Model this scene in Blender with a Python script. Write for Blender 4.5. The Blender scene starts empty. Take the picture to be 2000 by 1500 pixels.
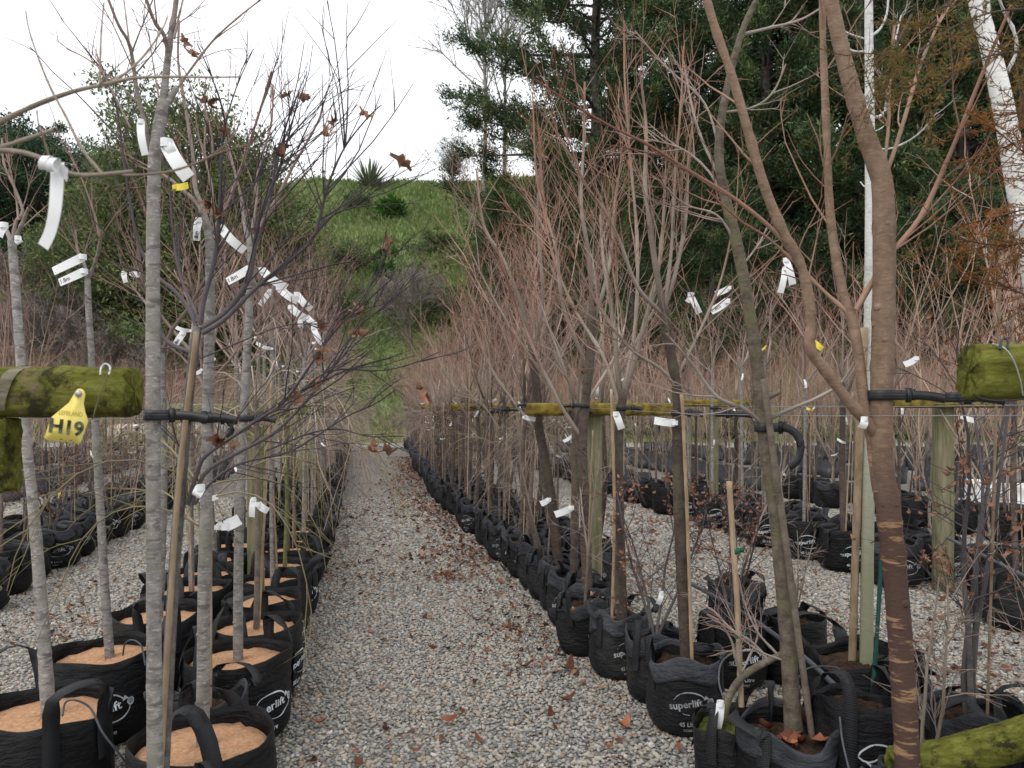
import bpy, math, random
import numpy as np
from mathutils import Vector, Matrix
R = math.radians
rng = np.random.default_rng(7)
random.seed(7)
scene = bpy.context.scene
COL = scene.collection

# ------------------------------------------------------------------ camera
CAMH, FPX, CX, HY = 1.70, 1500.0, 1000.0, 790.0      # eye height, focal length and horizon in photo pixels
cam_d = bpy.data.cameras.new("camera")
cam_d.sensor_width = 36.0
cam_d.lens = 36.0 * FPX / 2000.0
cam_d.shift_y = (HY - 750.0) / 2000.0
cam_d.clip_start = 0.05
cam_d.clip_end = 1500
cam_d.dof.use_dof = True
cam_d.dof.focus_distance = 4.6
cam_d.dof.aperture_fstop = 6.3
cam = bpy.data.objects.new("camera", cam_d)
cam.location = (0, 0, CAMH)
cam.rotation_euler = (R(90), 0, 0)
COL.objects.link(cam)
scene.camera = cam

# ------------------------------------------------------------------ sky and sun (overcast)
SUN_EL, SUN_AZ = 52.0, 215.0
world = bpy.data.worlds.new("World")
scene.world = world
world.use_nodes = True
wn, wl = world.node_tree.nodes, world.node_tree.links
wn.clear()
wout = wn.new("ShaderNodeOutputWorld")
sky = wn.new("ShaderNodeTexSky")
sky.sky_type = 'NISHITA'
sky.sun_disc = False
sky.sun_elevation = R(SUN_EL)
sky.sun_rotation = R(SUN_AZ)
sky.air_density = 1.0
sky.dust_density = 4.0
bg1 = wn.new("ShaderNodeBackground")
bg1.inputs[1].default_value = 0.12
wl.new(sky.outputs[0], bg1.inputs[0])
bg2 = wn.new("ShaderNodeBackground")              # the even white cloud layer
bg2.inputs[0].default_value = (0.965, 0.98, 1.0, 1)
bg2.inputs[1].default_value = 1.12
wmix = wn.new("ShaderNodeMixShader")
wmix.inputs[0].default_value = 0.90
wl.new(bg1.outputs[0], wmix.inputs[1])
wl.new(bg2.outputs[0], wmix.inputs[2])
wl.new(wmix.outputs[0], wout.inputs[0])

sun_d = bpy.data.lights.new("sun", 'SUN')
sun_d.energy = 0.9
sun_d.angle = R(28)
sun_d.color = (1.0, 0.965, 0.92)
sun = bpy.data.objects.new("sun", sun_d)
COL.objects.link(sun)
sdir = Vector((math.sin(R(SUN_AZ)) * math.cos(R(SUN_EL)), math.cos(R(SUN_AZ)) * math.cos(R(SUN_EL)), math.sin(R(SUN_EL))))
sun.rotation_euler = sdir.to_track_quat('Z', 'Y').to_euler()
sun.location = (-4, -6, 30)

scene.view_settings.view_transform = 'Standard'
scene.view_settings.look = 'None'
scene.view_settings.exposure = 0.42
scene.view_settings.gamma = 1.0
scene.view_settings.use_curve_mapping = False
scene.render.engine = 'CYCLES'
scene.cycles.max_bounces = 4
scene.cycles.diffuse_bounces = 2
scene.cycles.glossy_bounces = 1
scene.cycles.transmission_bounces = 2
scene.cycles.use_denoising = True

# ------------------------------------------------------------------ helpers
def P(px, py, d):
    """photo pixel and distance along the view axis -> world point"""
    return np.array([(px - CX) / FPX * d, d, CAMH + (HY - py) / FPX * d])

def unit(v):
    return v / (np.linalg.norm(v) + 1e-12)

def tag(o, label=None, cat=None, group=None, kind=None):
    if label: o["label"] = label
    if cat: o["category"] = cat
    if group: o["group"] = group
    if kind: o["kind"] = kind
    return o

def empty(name, loc, rz=0.0, sc=1.0):
    o = bpy.data.objects.new(name, None)
    o.empty_display_size = 0.1
    o.location = loc
    o.rotation_euler = (0, 0, rz)
    o.scale = (sc, sc, sc)
    COL.objects.link(o)
    return o

def obj(name, me, parent=None, loc=(0, 0, 0), rot=(0, 0, 0), sc=None, kind=None):
    o = bpy.data.objects.new(name, me)
    o.location = loc
    o.rotation_euler = rot
    if sc is not None: o.scale = (sc, sc, sc) if np.isscalar(sc) else sc
    COL.objects.link(o)
    if parent is not None: o.parent = parent
    if kind: o["kind"] = kind
    return o

def make_mesh(name, V, quads=None, tris=None, attrs=None, mats=(), midx=None, smooth=True):
    V = np.asarray(V, dtype=np.float32).reshape(-1, 3)
    q = np.zeros((0, 4), int) if quads is None or len(quads) == 0 else np.asarray(quads, int).reshape(-1, 4)
    t = np.zeros((0, 3), int) if tris is None or len(tris) == 0 else np.asarray(tris, int).reshape(-1, 3)
    me = bpy.data.meshes.new(name)
    me.vertices.add(len(V))
    me.vertices.foreach_set("co", V.ravel())
    nl = q.size + t.size
    me.loops.add(nl)
    me.loops.foreach_set("vertex_index", np.concatenate([q.ravel(), t.ravel()]).astype(np.int32))
    nf = len(q) + len(t)
    me.polygons.add(nf)
    starts = np.concatenate([np.arange(len(q)) * 4, q.size + np.arange(len(t)) * 3]).astype(np.int32)
    me.polygons.foreach_set("loop_start", starts)
    if smooth: me.polygons.foreach_set("use_smooth", np.ones(nf, bool))
    for m in mats: me.materials.append(m)
    if midx is not None: me.polygons.foreach_set("material_index", np.asarray(midx, np.int32))
    for k, a in (attrs or {}).items():
        at = me.attributes.new(k, 'FLOAT', 'POINT')
        at.data.foreach_set("value", np.asarray(a, np.float32))
    me.update(calc_edges=True)
    me.validate(verbose=False)
    return me

class Geo:
    """collects vertices, quads, tris and one value t per vertex"""
    def __init__(s):
        s.V, s.Q, s.T, s.A, s.n = [], [], [], [], 0
        s.curves = {}
    def add(s, V, Q=None, T=None, a=0.0):
        V = np.asarray(V, float).reshape(-1, 3)
        s.V.append(V)
        s.A.append(np.full(len(V), a) if np.isscalar(a) else np.asarray(a, float).ravel())
        if Q is not None and len(Q): s.Q.append(np.asarray(Q, int).reshape(-1, 4) + s.n)
        if T is not None and len(T): s.T.append(np.asarray(T, int).reshape(-1, 3) + s.n)
        s.n += len(V)
    def curve(s, pts, rad, sides=4, a=0.0):
        pts = np.asarray(pts, float); rad = np.asarray(rad, float)
        av = np.full(len(pts), a) if np.isscalar(a) else np.asarray(a, float)
        s.curves.setdefault((len(pts), sides), []).append((pts, rad, av))
    def flush(s):
        for (k, sd), lst in s.curves.items():
            Pn = np.array([c[0] for c in lst]); Rn = np.array([c[1] for c in lst]); An = np.array([c[2] for c in lst])
            n = len(lst)
            T = np.gradient(Pn, axis=1)
            T /= (np.linalg.norm(T, axis=2, keepdims=True) + 1e-12)
            D = Pn[:, -1] - Pn[:, 0]
            ref = np.stack([-D[:, 1], D[:, 0], np.zeros(n)], 1)
            ln = np.linalg.norm(ref, axis=1, keepdims=True)
            Dn = np.linalg.norm(D, axis=1, keepdims=True) + 1e-9
            ref = np.where(ln < 0.12 * Dn, np.array([[1.0, 0, 0]]), ref / (ln + 1e-12))
            U = np.cross(T, ref[:, None, :])
            U /= (np.linalg.norm(U, axis=2, keepdims=True) + 1e-12)
            W = np.cross(T, U)
            th = np.arange(sd) * 2 * math.pi / sd
            ring = U[:, :, None, :] * np.cos(th)[None, None, :, None] + W[:, :, None, :] * np.sin(th)[None, None, :, None]
            V = Pn[:, :, None, :] + ring * Rn[:, :, None, None]
            idx = np.arange(n * k * sd).reshape(n, k, sd)
            a0 = idx[:, :-1, :]; a1 = np.roll(a0, -1, axis=2)
            b0 = idx[:, 1:, :]; b1 = np.roll(b0, -1, axis=2)
            Q = np.stack([a0, a1, b1, b0], -1).reshape(-1, 4)
            A = np.repeat(An[:, :, None], sd, axis=2)
            s.add(V.reshape(-1, 3), Q, None, A.ravel())
        s.curves = {}
    def arrays(s):
        s.flush()
        V = np.concatenate(s.V) if s.V else np.zeros((0, 3))
        Q = np.concatenate(s.Q) if s.Q else np.zeros((0, 4), int)
        T = np.concatenate(s.T) if s.T else np.zeros((0, 3), int)
        A = np.concatenate(s.A) if s.A else np.zeros(0)
        return V, Q, T, A
    def mesh(s, name, mat, off=None, smooth=True):
        V, Q, T, A = s.arrays()
        if off is not None: V = V - np.asarray(off)
        return make_mesh(name, V, Q, T, {"t": A}, (mat,), None, smooth)

def box_geo(g, c, sx, sy, sz, a=0.0, ax=None, bev=0.0):
    c = np.asarray(c, float)
    M = np.eye(3) if ax is None else np.asarray(ax, float)
    V = np.array([[x, y, z] for z in (-1, 1) for y in (-1, 1) for x in (-1, 1)], float) * np.array([sx, sy, sz]) / 2
    g.add(c + V @ M, [[0, 2, 3, 1], [4, 5, 7, 6], [0, 1, 5, 4], [2, 6, 7, 3], [0, 4, 6, 2], [1, 3, 7, 5]], None, a)

def smoothline(pts, n):
    """Catmull-Rom through pts (any dimension), n samples spread by length"""
    p = np.asarray(pts, float)
    if len(p) == 2:
        s = np.linspace(0, 1, n)[:, None]
        return p[0] * (1 - s) + p[1] * s
    q = np.vstack([2 * p[0] - p[1], p, 2 * p[-1] - p[-2]])
    out = []
    for i in range(len(p) - 1):
        a, b, c, d = q[i:i + 4]
        t = np.linspace(0, 1, 12, endpoint=False)[:, None]
        out.append(0.5 * ((2 * b) + (-a + c) * t + (2 * a - 5 * b + 4 * c - d) * t ** 2 + (-a + 3 * b - 3 * c + d) * t ** 3))
    out = np.vstack(out + [p[-1:]])
    L = np.concatenate([[0], np.cumsum(np.linalg.norm(np.diff(out[:, :3], axis=0), axis=1))])
    u = np.linspace(0, L[-1], n)
    return np.stack([np.interp(u, L, out[:, k]) for k in range(out.shape[1])], 1)

def wob(x, y, seed, f=1.0):
    """smooth pseudo noise -1..1 from sines"""
    r = np.random.default_rng(seed)
    v = 0
    for i in range(7):
        k = f * (0.5 + 1.7 * r.random()) * (1.35 ** i)
        an = r.random() * 6.283
        v = v + np.sin((x * math.cos(an) + y * math.sin(an)) * k + r.random() * 6.283) / (1.25 ** i)
    return v / 3.2

# ------------------------------------------------------------------ materials
def new_mat(name):
    m = bpy.data.materials.new(name)
    m.use_nodes = True
    n = m.node_tree.nodes
    return m, n, m.node_tree.links, n["Principled BSDF"]

def ramp(n, stops):
    r = n.new("ShaderNodeValToRGB")
    e = r.color_ramp.elements
    while len(e) < len(stops): e.new(0.5)
    for i, (p, c) in enumerate(stops):
        e[i].position = p
        e[i].color = (c[0], c[1], c[2], 1) if not np.isscalar(c) else (c, c, c, 1)
    return r

def coords(n, l, scale=(1, 1, 1), rand=True, src='Object'):
    tc = n.new("ShaderNodeTexCoord")
    mp = n.new("ShaderNodeMapping")
    mp.inputs['Scale'].default_value = scale
    l.new(tc.outputs[src], mp.inputs['Vector'])
    if rand:
        oi = n.new("ShaderNodeObjectInfo")
        mu = n.new("ShaderNodeMath"); mu.operation = 'MULTIPLY'; mu.inputs[1].default_value = 37.0
        l.new(oi.outputs['Random'], mu.inputs[0])
        cb = n.new("ShaderNodeCombineXYZ")
        l.new(mu.outputs[0], cb.inputs[0]); l.new(mu.outputs[0], cb.inputs[1])
        l.new(cb.outputs[0], mp.inputs['Location'])
    return mp

def noise(n, l, vec, scale, detail=4, rough=0.6):
    t = n.new("ShaderNodeTexNoise")
    t.inputs['Scale'].default_value = scale
    t.inputs['Detail'].default_value = detail
    t.inputs['Roughness'].default_value = rough
    l.new(vec.outputs[0], t.inputs['Vector'])
    return t

def mixc(n, l, fac, a, b, mode='MIX'):
    m = n.new("ShaderNodeMix"); m.data_type = 'RGBA'; m.blend_type = mode
    for sock, v in ((m.inputs[0], fac), (m.inputs[6], a), (m.inputs[7], b)):
        if hasattr(v, 'links') or hasattr(v, 'is_linked'): l.new(v, sock)
        elif np.isscalar(v): sock.default_value = v
        else: sock.default_value = (v[0], v[1], v[2], 1)
    return m.outputs[2]

def bump(n, l, b, height, strength, dist=0.01):
    bp = n.new("ShaderNodeBump")
    bp.inputs['Strength'].default_value = strength
    bp.inputs['Distance'].default_value = dist
    l.new(height, bp.inputs['Height'])
    l.new(bp.outputs[0], b.inputs['Normal'])
    return bp

def objjit(n, l, col, lo=0.8, hi=1.2):
    """each object its own brightness"""
    oi = n.new("ShaderNodeObjectInfo")
    mr = n.new("ShaderNodeMapRange")
    mr.inputs[3].default_value = lo; mr.inputs[4].default_value = hi
    l.new(oi.outputs['Random'], mr.inputs[0])
    return mixc(n, l, 1.0, col, mr.outputs[0], 'MULTIPLY')

def simple(name, c1, c2=None, scale=8.0, sc3=(1, 1, 1), rough=0.8, bstr=0.0, bscale=None, bdist=0.01, lohi=(0.35, 0.65), spec=0.3, jit=None, detail=5):
    m, n, l, b = new_mat(name)
    b.inputs['Roughness'].default_value = rough
    b.inputs['Specular IOR Level'].default_value = spec
    mp = coords(n, l, sc3)
    t = noise(n, l, mp, scale, detail)
    rp = ramp(n, [(lohi[0], c1), (lohi[1], c2 if c2 is not None else c1)])
    l.new(t.outputs[0], rp.inputs[0])
    out = rp.outputs[0]
    if jit: out = objjit(n, l, out, *jit)
    l.new(out, b.inputs['Base Color'])
    if bstr > 0:
        t2 = noise(n, l, mp, bscale or scale * 3, 6)
        bump(n, l, b, t2.outputs[0], bstr, bdist)
    return m

LITE = {}
def bark(name, dark, light, branch, twig, band=0.0, rough=0.75, moss=None, low=None):
    """bark with its lenticel bands; value t runs 0 trunk -> 0.5 branch -> 1 twig"""
    LITE[name] = (branch, twig, [(a_ + b_) / 2 for a_, b_ in zip(dark, light)])
    m, n, l, b = new_mat(name)
    b.inputs['Roughness'].default_value = rough
    b.inputs['Specular IOR Level'].default_value = 0.25
    mp = coords(n, l, (1, 1, 1))
    t1 = noise(n, l, mp, 22, 6, 0.65)
    rp = ramp(n, [(0.33, dark), (0.66, light)])
    l.new(t1.outputs[0], rp.inputs[0])
    col = rp.outputs[0]
    hgt = t1.outputs[0]
    mpb = coords(n, l, (38, 38, 120))
    tb = noise(n, l, mpb, 1.0, 5, 0.7)
    if band > 0:
        rb = ramp(n, [(0.55, 0.0), (0.62, 1.0)])
        l.new(tb.outputs[0], rb.inputs[0])
        fac = n.new("ShaderNodeMath"); fac.operation = 'MULTIPLY'; fac.inputs[1].default_value = band
        l.new(rb.outputs[0], fac.inputs[0])
        col = mixc(n, l, fac.outputs[0], col, [min(1, c * 1.55 + 0.02) for c in light])
        mpd = coords(n, l, (16, 16, 48))
        td = noise(n, l, mpd, 1.0, 2, 0.5)
        rd = ramp(n, [(0.57, 0.0), (0.63, 1.0)])
        l.new(td.outputs[0], rd.inputs[0])
        fd = n.new("ShaderNodeMath"); fd.operation = 'MULTIPLY'; fd.inputs[1].default_value = band
        l.new(rd.outputs[0], fd.inputs[0])
        col = mixc(n, l, fd.outputs[0], col, [c * 0.55 for c in dark])
    if moss is not None:
        tm = noise(n, l, mp, 6, 5, 0.7)
        rm = ramp(n, [(0.52, 0.0), (0.66, 0.85)])
        l.new(tm.outputs[0], rm.inputs[0])
        col = mixc(n, l, rm.outputs[0], col, moss)
    if low is not None:                                      # a stem whose lower metre is another colour
        tc = n.new("ShaderNodeTexCoord"); sx = n.new("ShaderNodeSeparateXYZ")
        l.new(tc.outputs['Object'], sx.inputs[0])
        rl = ramp(n, [(0.0, 1.0), (1.0, 0.0)])
        mr = n.new("ShaderNodeMapRange"); mr.inputs[1].default_value = low[1]; mr.inputs[2].default_value = low[2]
        l.new(sx.outputs[2], mr.inputs[0]); l.new(mr.outputs[0], rl.inputs[0])
        lc = low[0]
        if len(low) > 3:                                     # raised golden rings on the lower stem
            mpr = coords(n, l, (4, 4, 24)); tr_ = noise(n, l, mpr, 1.0, 4, .7)
            rr_ = ramp(n, [(.55, 0.0), (.60, 1.0)]); l.new(tr_.outputs[0], rr_.inputs[0])
            lc = mixc(n, l, rr_.outputs[0], low[0], low[3])
        col = mixc(n, l, rl.outputs[0], col, lc)
    at = n.new("ShaderNodeAttribute"); at.attribute_name = "t"
    r1 = ramp(n, [(0.05, 0.0), (0.45, 1.0)])
    r2 = ramp(n, [(0.5, 0.0), (0.95, 1.0)])
    l.new(at.outputs['Fac'], r1.inputs[0]); l.new(at.outputs['Fac'], r2.inputs[0])
    t3 = noise(n, l, mp, 3.5, 3)
    rv = ramp(n, [(0.3, 0.7), (0.7, 1.3)])
    l.new(t3.outputs[0], rv.inputs[0])
    bc = mixc(n, l, 1.0, branch, rv.outputs[0], 'MULTIPLY')
    tcx = mixc(n, l, 1.0, twig, rv.outputs[0], 'MULTIPLY')
    col = mixc(n, l, r1.outputs[0], col, bc)
    col = mixc(n, l, r2.outputs[0], col, tcx)
    col = objjit(n, l, col, 0.8, 1.2)
    l.new(col, b.inputs['Base Color'])
    ad = n.new("ShaderNodeMath"); ad.operation = 'ADD'
    l.new(hgt, ad.inputs[0]); l.new(tb.outputs[0], ad.inputs[1])
    bump(n, l, b, ad.outputs[0], 0.7, 0.005)
    return m

def bark_lite(name, branch, twig, base=None):
    """the same branch and twig colours without relief, for wood a few millimetres thick"""
    m, n, l, b = new_mat(name)
    b.inputs['Roughness'].default_value = .75
    b.inputs['Specular IOR Level'].default_value = .25
    at = n.new("ShaderNodeAttribute"); at.attribute_name = "t"
    rp = ramp(n, [(0.0, base or branch), (.32, branch), (.55, branch), (.95, twig)])
    l.new(at.outputs['Fac'], rp.inputs[0])
    mp = coords(n, l)
    t = noise(n, l, mp, 3.0, 1)
    rv = ramp(n, [(.3, .62), (.7, 1.3)])
    l.new(t.outputs[0], rv.inputs[0])
    l.new(objjit(n, l, mixc(n, l, 1.0, rp.outputs[0], rv.outputs[0], 'MULTIPLY'), .75, 1.22), b.inputs['Base Color'])
    return m

def leafmat(name, stops, rough=0.55, trans=0.25, nz=0.6):
    """leaf colours picked by the per-leaf value t, with patches through the crown"""
    m, n, l, b = new_mat(name)
    b.inputs['Roughness'].default_value = rough
    b.inputs['Specular IOR Level'].default_value = 0.25
    at = n.new("ShaderNodeAttribute"); at.attribute_name = "t"
    rp = ramp(n, stops)
    l.new(at.outputs['Fac'], rp.inputs[0])
    mp = coords(n, l)
    tn = noise(n, l, mp, nz, 3)
    rv = ramp(n, [(0.3, 0.65), (0.7, 1.35)])
    l.new(tn.outputs[0], rv.inputs[0])
    col = mixc(n, l, 1.0, rp.outputs[0], rv.outputs[0], 'MULTIPLY')
    l.new(col, b.inputs['Base Color'])
    if trans > 0:
        tr = n.new("ShaderNodeBsdfTranslucent")
        l.new(col, tr.inputs[0])
        mx = n.new("ShaderNodeMixShader"); mx.inputs[0].default_value = trans
        l.new(b.outputs[0], mx.inputs[1]); l.new(tr.outputs[0], mx.inputs[2])
        l.new(mx.outputs[0], n["Material Output"].inputs[0])
    return m

M = {}
M['grey'] = bark("grey_cherry_bark", (.15, .137, .128), (.30, .28, .262), (.27, .20, .17), (.24, .12, .095), band=.62, moss=(.21, .205, .165))
M['brown'] = bark("brown_bark", (.042, .030, .026), (.10, .074, .06), (.29, .24, .20), (.28, .118, .075), band=.22, moss=(.10, .09, .05))
M['tan'] = bark("tan_bark", (.15, .10, .07), (.25, .172, .122), (.29, .185, .135), (.17, .07, .055), band=.28, low=((.075, .042, .034), 1.25, 1.72, (.28, .17, .09)))
M['maple'] = bark("dark_maple_bark", (.075, .07, .068), (.20, .185, .17), (.11, .095, .10), (.04, .028, .036), band=.2)
M['olive'] = bark("olive_bark", (.06, .046, .036), (.155, .128, .096), (.32, .28, .245), (.28, .17, .145), band=.25, moss=(.13, .125, .06))
M['birch'] = bark("white_birch_bark", (.60, .60, .58), (.72, .72, .70), (.62, .61, .59), (.36, .26, .22), band=.38, low=((.30, .31, .20), .8, 2.6))
M['fine'] = bark("pinkish_bark", (.075, .054, .045), (.165, .125, .105), (.33, .24, .195), (.33, .145, .105), band=.3)
M['pale'] = bark("pale_stem_bark", (.19, .155, .125), (.33, .28, .225), (.37, .28, .215), (.37, .17, .12), band=.2)
M['green'] = bark("green_stem_bark", (.075, .085, .025), (.155, .155, .055), (.25, .215, .13), (.21, .19, .08), band=.3)
M['weepbrown'] = bark("weeping_bark", (.09, .07, .055), (.17, .14, .11), (.27, .22, .18), (.29, .22, .185), band=.2)
M['orchid'] = bark("foreground_branch_bark", (.22, .18, .14), (.36, .31, .25), (.33, .28, .22), (.24, .15, .10), band=.3)
M['larch'] = bark("dark_conifer_twig", (.05, .04, .035), (.10, .08, .065), (.07, .05, .045), (.10, .06, .04), band=.1)
for k_ in ('grey', 'brown', 'fine', 'pale', 'green', 'weepbrown', 'maple'):
    M[k_ + '_lite'] = bark_lite(M[k_].name + "_twigs", *LITE[M[k_].name])
M['bamboo'] = simple("bamboo_cane", (.24, .165, .10), (.40, .30, .205), 7, (4, 4, 1.3), .5, .1, 30, jit=(.7, 1.15))
M['greenstake'] = simple("green_plastic_stake", (.01, .055, .045), (.015, .075, .06), 20, rough=.45)
M['bag'] = None
M['strap'] = None
M['print'] = simple("white_print", (.42, .47, .52), (.62, .68, .72), 30, rough=.7, lohi=(.3, .5))
M['printold'] = simple("worn_white_print", (.10, .105, .11), (.40, .42, .44), 14, rough=.8, lohi=(.35, .6))
M['coir'] = simple("coir_mat", (.36, .19, .10), (.60, .36, .215), 60, rough=.95, bstr=.8, bscale=220, bdist=.006, lohi=(.3, .7), spec=.1)
M['soil'] = simple("potting_soil", (.022, .015, .011), (.075, .045, .03), 35, rough=.95, bstr=.8, bscale=70, bdist=.02, spec=.1)
M['moss_soil'] = simple("mossy_soil", (.06, .07, .018), (.17, .19, .05), 30, rough=.95, bstr=.9, bscale=90, bdist=.02, spec=.1)
M['tag'] = simple("white_plastic_tag", (.78, .79, .80), (.86, .87, .88), 6, rough=.4)
M['tagyellow'] = simple("yellow_plastic_tag", (.78, .62, .05), (.88, .72, .10), 6, rough=.4)
M['rowtag'] = simple("faded_yellow_tag", (.74, .60, .13), (.86, .73, .22), 9, rough=.45)
M['ink'] = simple("faded_marker_ink", (.02, .025, .022), (.16, .16, .09), 38, rough=.8, lohi=(.42, .62))
M['inkthin'] = simple("embossed_letters", (.36, .28, .06), (.45, .36, .08), 20, rough=.6)
M['inkblack'] = simple("black_ink", (.015, .015, .018), (.04, .04, .045), 30, rough=.7)
M['wire'] = simple("galvanised_wire", (.32, .33, .34), (.48, .49, .50), 20, rough=.4, spec=.5)
M['wire'].node_tree.nodes["Principled BSDF"].inputs['Metallic'].default_value = .7
M['rubber'] = simple("black_plastic_tie", (.012, .013, .015), (.025, .026, .03), 30, rough=.45, spec=.45)
M['pipe'] = simple("grey_poly_pipe", (.045, .05, .06), (.075, .08, .09), 15, rough=.45, spec=.4)
M['post'] = simple("weathered_post", (.095, .10, .045), (.27, .245, .155), 4, (9, 9, .7), .85, .5, 40, .01, (.3, .7))
M['railwood'] = simple("lichen_rail", (.085, .055, .014), (.25, .19, .03), 13, rough=.9, bstr=.5, bscale=40, lohi=(.35, .62))
M['deadleaf'] = simple("dead_leaf", (.17, .075, .042), (.35, .19, .125), 14, rough=.8, jit=(.6, 1.25), lohi=(.35, .65))
M['fallen'] = simple("fallen_leaf", (.12, .035, .018), (.27, .10, .05), 9, rough=.75, jit=(.35, 1.3), lohi=(.35, .65))

def moss_wood():
    m, n, l, b = new_mat("mossy_timber")
    b.inputs['Roughness'].default_value = .92
    b.inputs['Specular IOR Level'].default_value = .12
    mp = coords(n, l, (1, 1, 1), rand=False)
    mps = coords(n, l, (2.2, 14, 14), rand=False)
    t1 = noise(n, l, mps, 3, 6, .7)
    r1 = ramp(n, [(.28, (.045, .045, .012)), (.5, (.12, .125, .022)), (.72, (.225, .225, .06))])
    l.new(t1.outputs[0], r1.inputs[0])
    t2 = noise(n, l, mp, 11, 6, .75)
    r2 = ramp(n, [(.53, 0.0), (.63, .95)])
    l.new(t2.outputs[0], r2.inputs[0])
    c = mixc(n, l, r2.outputs[0], r1.outputs[0], (.028, .026, .012))
    t3 = noise(n, l, mp, 5, 4, .6)
    r3 = ramp(n, [(.62, 0.0), (.7, .8)])
    l.new(t3.outputs[0], r3.inputs[0])
    c = mixc(n, l, r3.outputs[0], c, (.20, .155, .09))
    l.new(c, b.inputs['Base Color'])
    t4 = noise(n, l, mp, 130, 5, .7)
    ad = n.new("ShaderNodeMath"); ad.operation = 'ADD'
    l.new(t1.outputs[0], ad.inputs[0]); l.new(t4.outputs[0], ad.inputs[1])
    bump(n, l, b, ad.outputs[0], .8, .006)
    return m
M['moss'] = moss_wood()
M['bandwood'] = simple("bare_wood_band", (.10, .085, .055), (.21, .185, .13), 9, (1, 1, 6), .85, .4, 40)

def bag_mat(name, base, hi, dust, dustamt, rough):
    m, n, l, b = new_mat(name)
    b.inputs['Specular IOR Level'].default_value = .21
    mp = coords(n, l)
    t1 = noise(n, l, mp, 7, 5, .65)
    r1 = ramp(n, [(.35, base), (.7, hi)])
    l.new(t1.outputs[0], r1.inputs[0])
    t2 = noise(n, l, mp, 3.2, 6, .7)
    r2 = ramp(n, [(.50, 0.0), (.78, dustamt)])
    l.new(t2.outputs[0], r2.inputs[0])
    c = mixc(n, l, r2.outputs[0], r1.outputs[0], dust)
    c = objjit(n, l, c, .75, 1.35)
    l.new(c, b.inputs['Base Color'])
    rr = ramp(n, [(.3, rough - .08), (.7, rough + .15)])
    l.new(t1.outputs[0], rr.inputs[0]); l.new(rr.outputs[0], b.inputs['Roughness'])
    mpc = coords(n, l, (1, 1, 3.2))
    t3 = noise(n, l, mpc, 13, 6, .62)
    vo = n.new("ShaderNodeTexVoronoi"); vo.feature = 'DISTANCE_TO_EDGE'; vo.inputs['Scale'].default_value = 7
    l.new(mpc.outputs[0], vo.inputs['Vector'])
    wv = noise(n, l, mp, 260, 2, .5)
    s1 = n.new("ShaderNodeMath"); s1.operation = 'MULTIPLY_ADD'; s1.inputs[1].default_value = .12
    l.new(wv.outputs[0], s1.inputs[0]); l.new(t3.outputs[0], s1.inputs[2])
    bump(n, l, b, s1.outputs[0], .9, .02)
    return m
M['bag'] = bag_mat("black_woven_bag", (.0055, .0055, .0065), (.012, .0125, .0145), (.055, .052, .045), .28, .40)
M['bagold'] = bag_mat("dusty_woven_bag", (.0075, .0075, .0085), (.019, .020, .023), (.085, .08, .06), .5, .48)
M['cuff'] = bag_mat("faded_bag_hem", (.018, .019, .023), (.052, .055, .065), (.12, .12, .12), .4, .46)

def strap_mat():
    m, n, l, b = new_mat("webbing_strap")
    b.inputs['Roughness'].default_value = .6
    mp = coords(n, l, (1, 1, 1), rand=False)
    w1 = n.new("ShaderNodeTexWave"); w1.inputs['Scale'].default_value = 62; w1.inputs['Distortion'].default_value = 2.5; w1.bands_direction = 'DIAGONAL'
    l.new(mp.outputs[0], w1.inputs['Vector'])
    r = ramp(n, [(.40, (.007, .007, .008)), (.95, (.034, .036, .040))])
    l.new(w1.outputs['Fac'], r.inputs[0])
    l.new(r.outputs[0], b.inputs['Base Color'])
    b.inputs['Specular IOR Level'].default_value = .25
    bump(n, l, b, w1.outputs['Fac'], .2, .0015)
    return m
M['strap'] = strap_mat()
# ================================================================== THE SETTING
R1Z = [0.5, 3.81, 4.6, 6.8, 8.0, 9.5, 11.5, 13.4, 17.0, 20.2, 26.6, 32.0]
R1X = [1.42, .70, .52, .12, -.15, -.47, -.92, -1.38, -2.0, -2.6, -3.6, -4.6]
L1Z = [0.5, 2.0, 3.92, 9.8, 23.0, 32.0]
L1X = [-.50, -.79, -1.15, -2.25, -4.9, -6.6]
def r1x(z): return float(np.interp(z, R1Z, R1X))
def l1x(z): return float(np.interp(z, L1Z, L1X))

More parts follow.
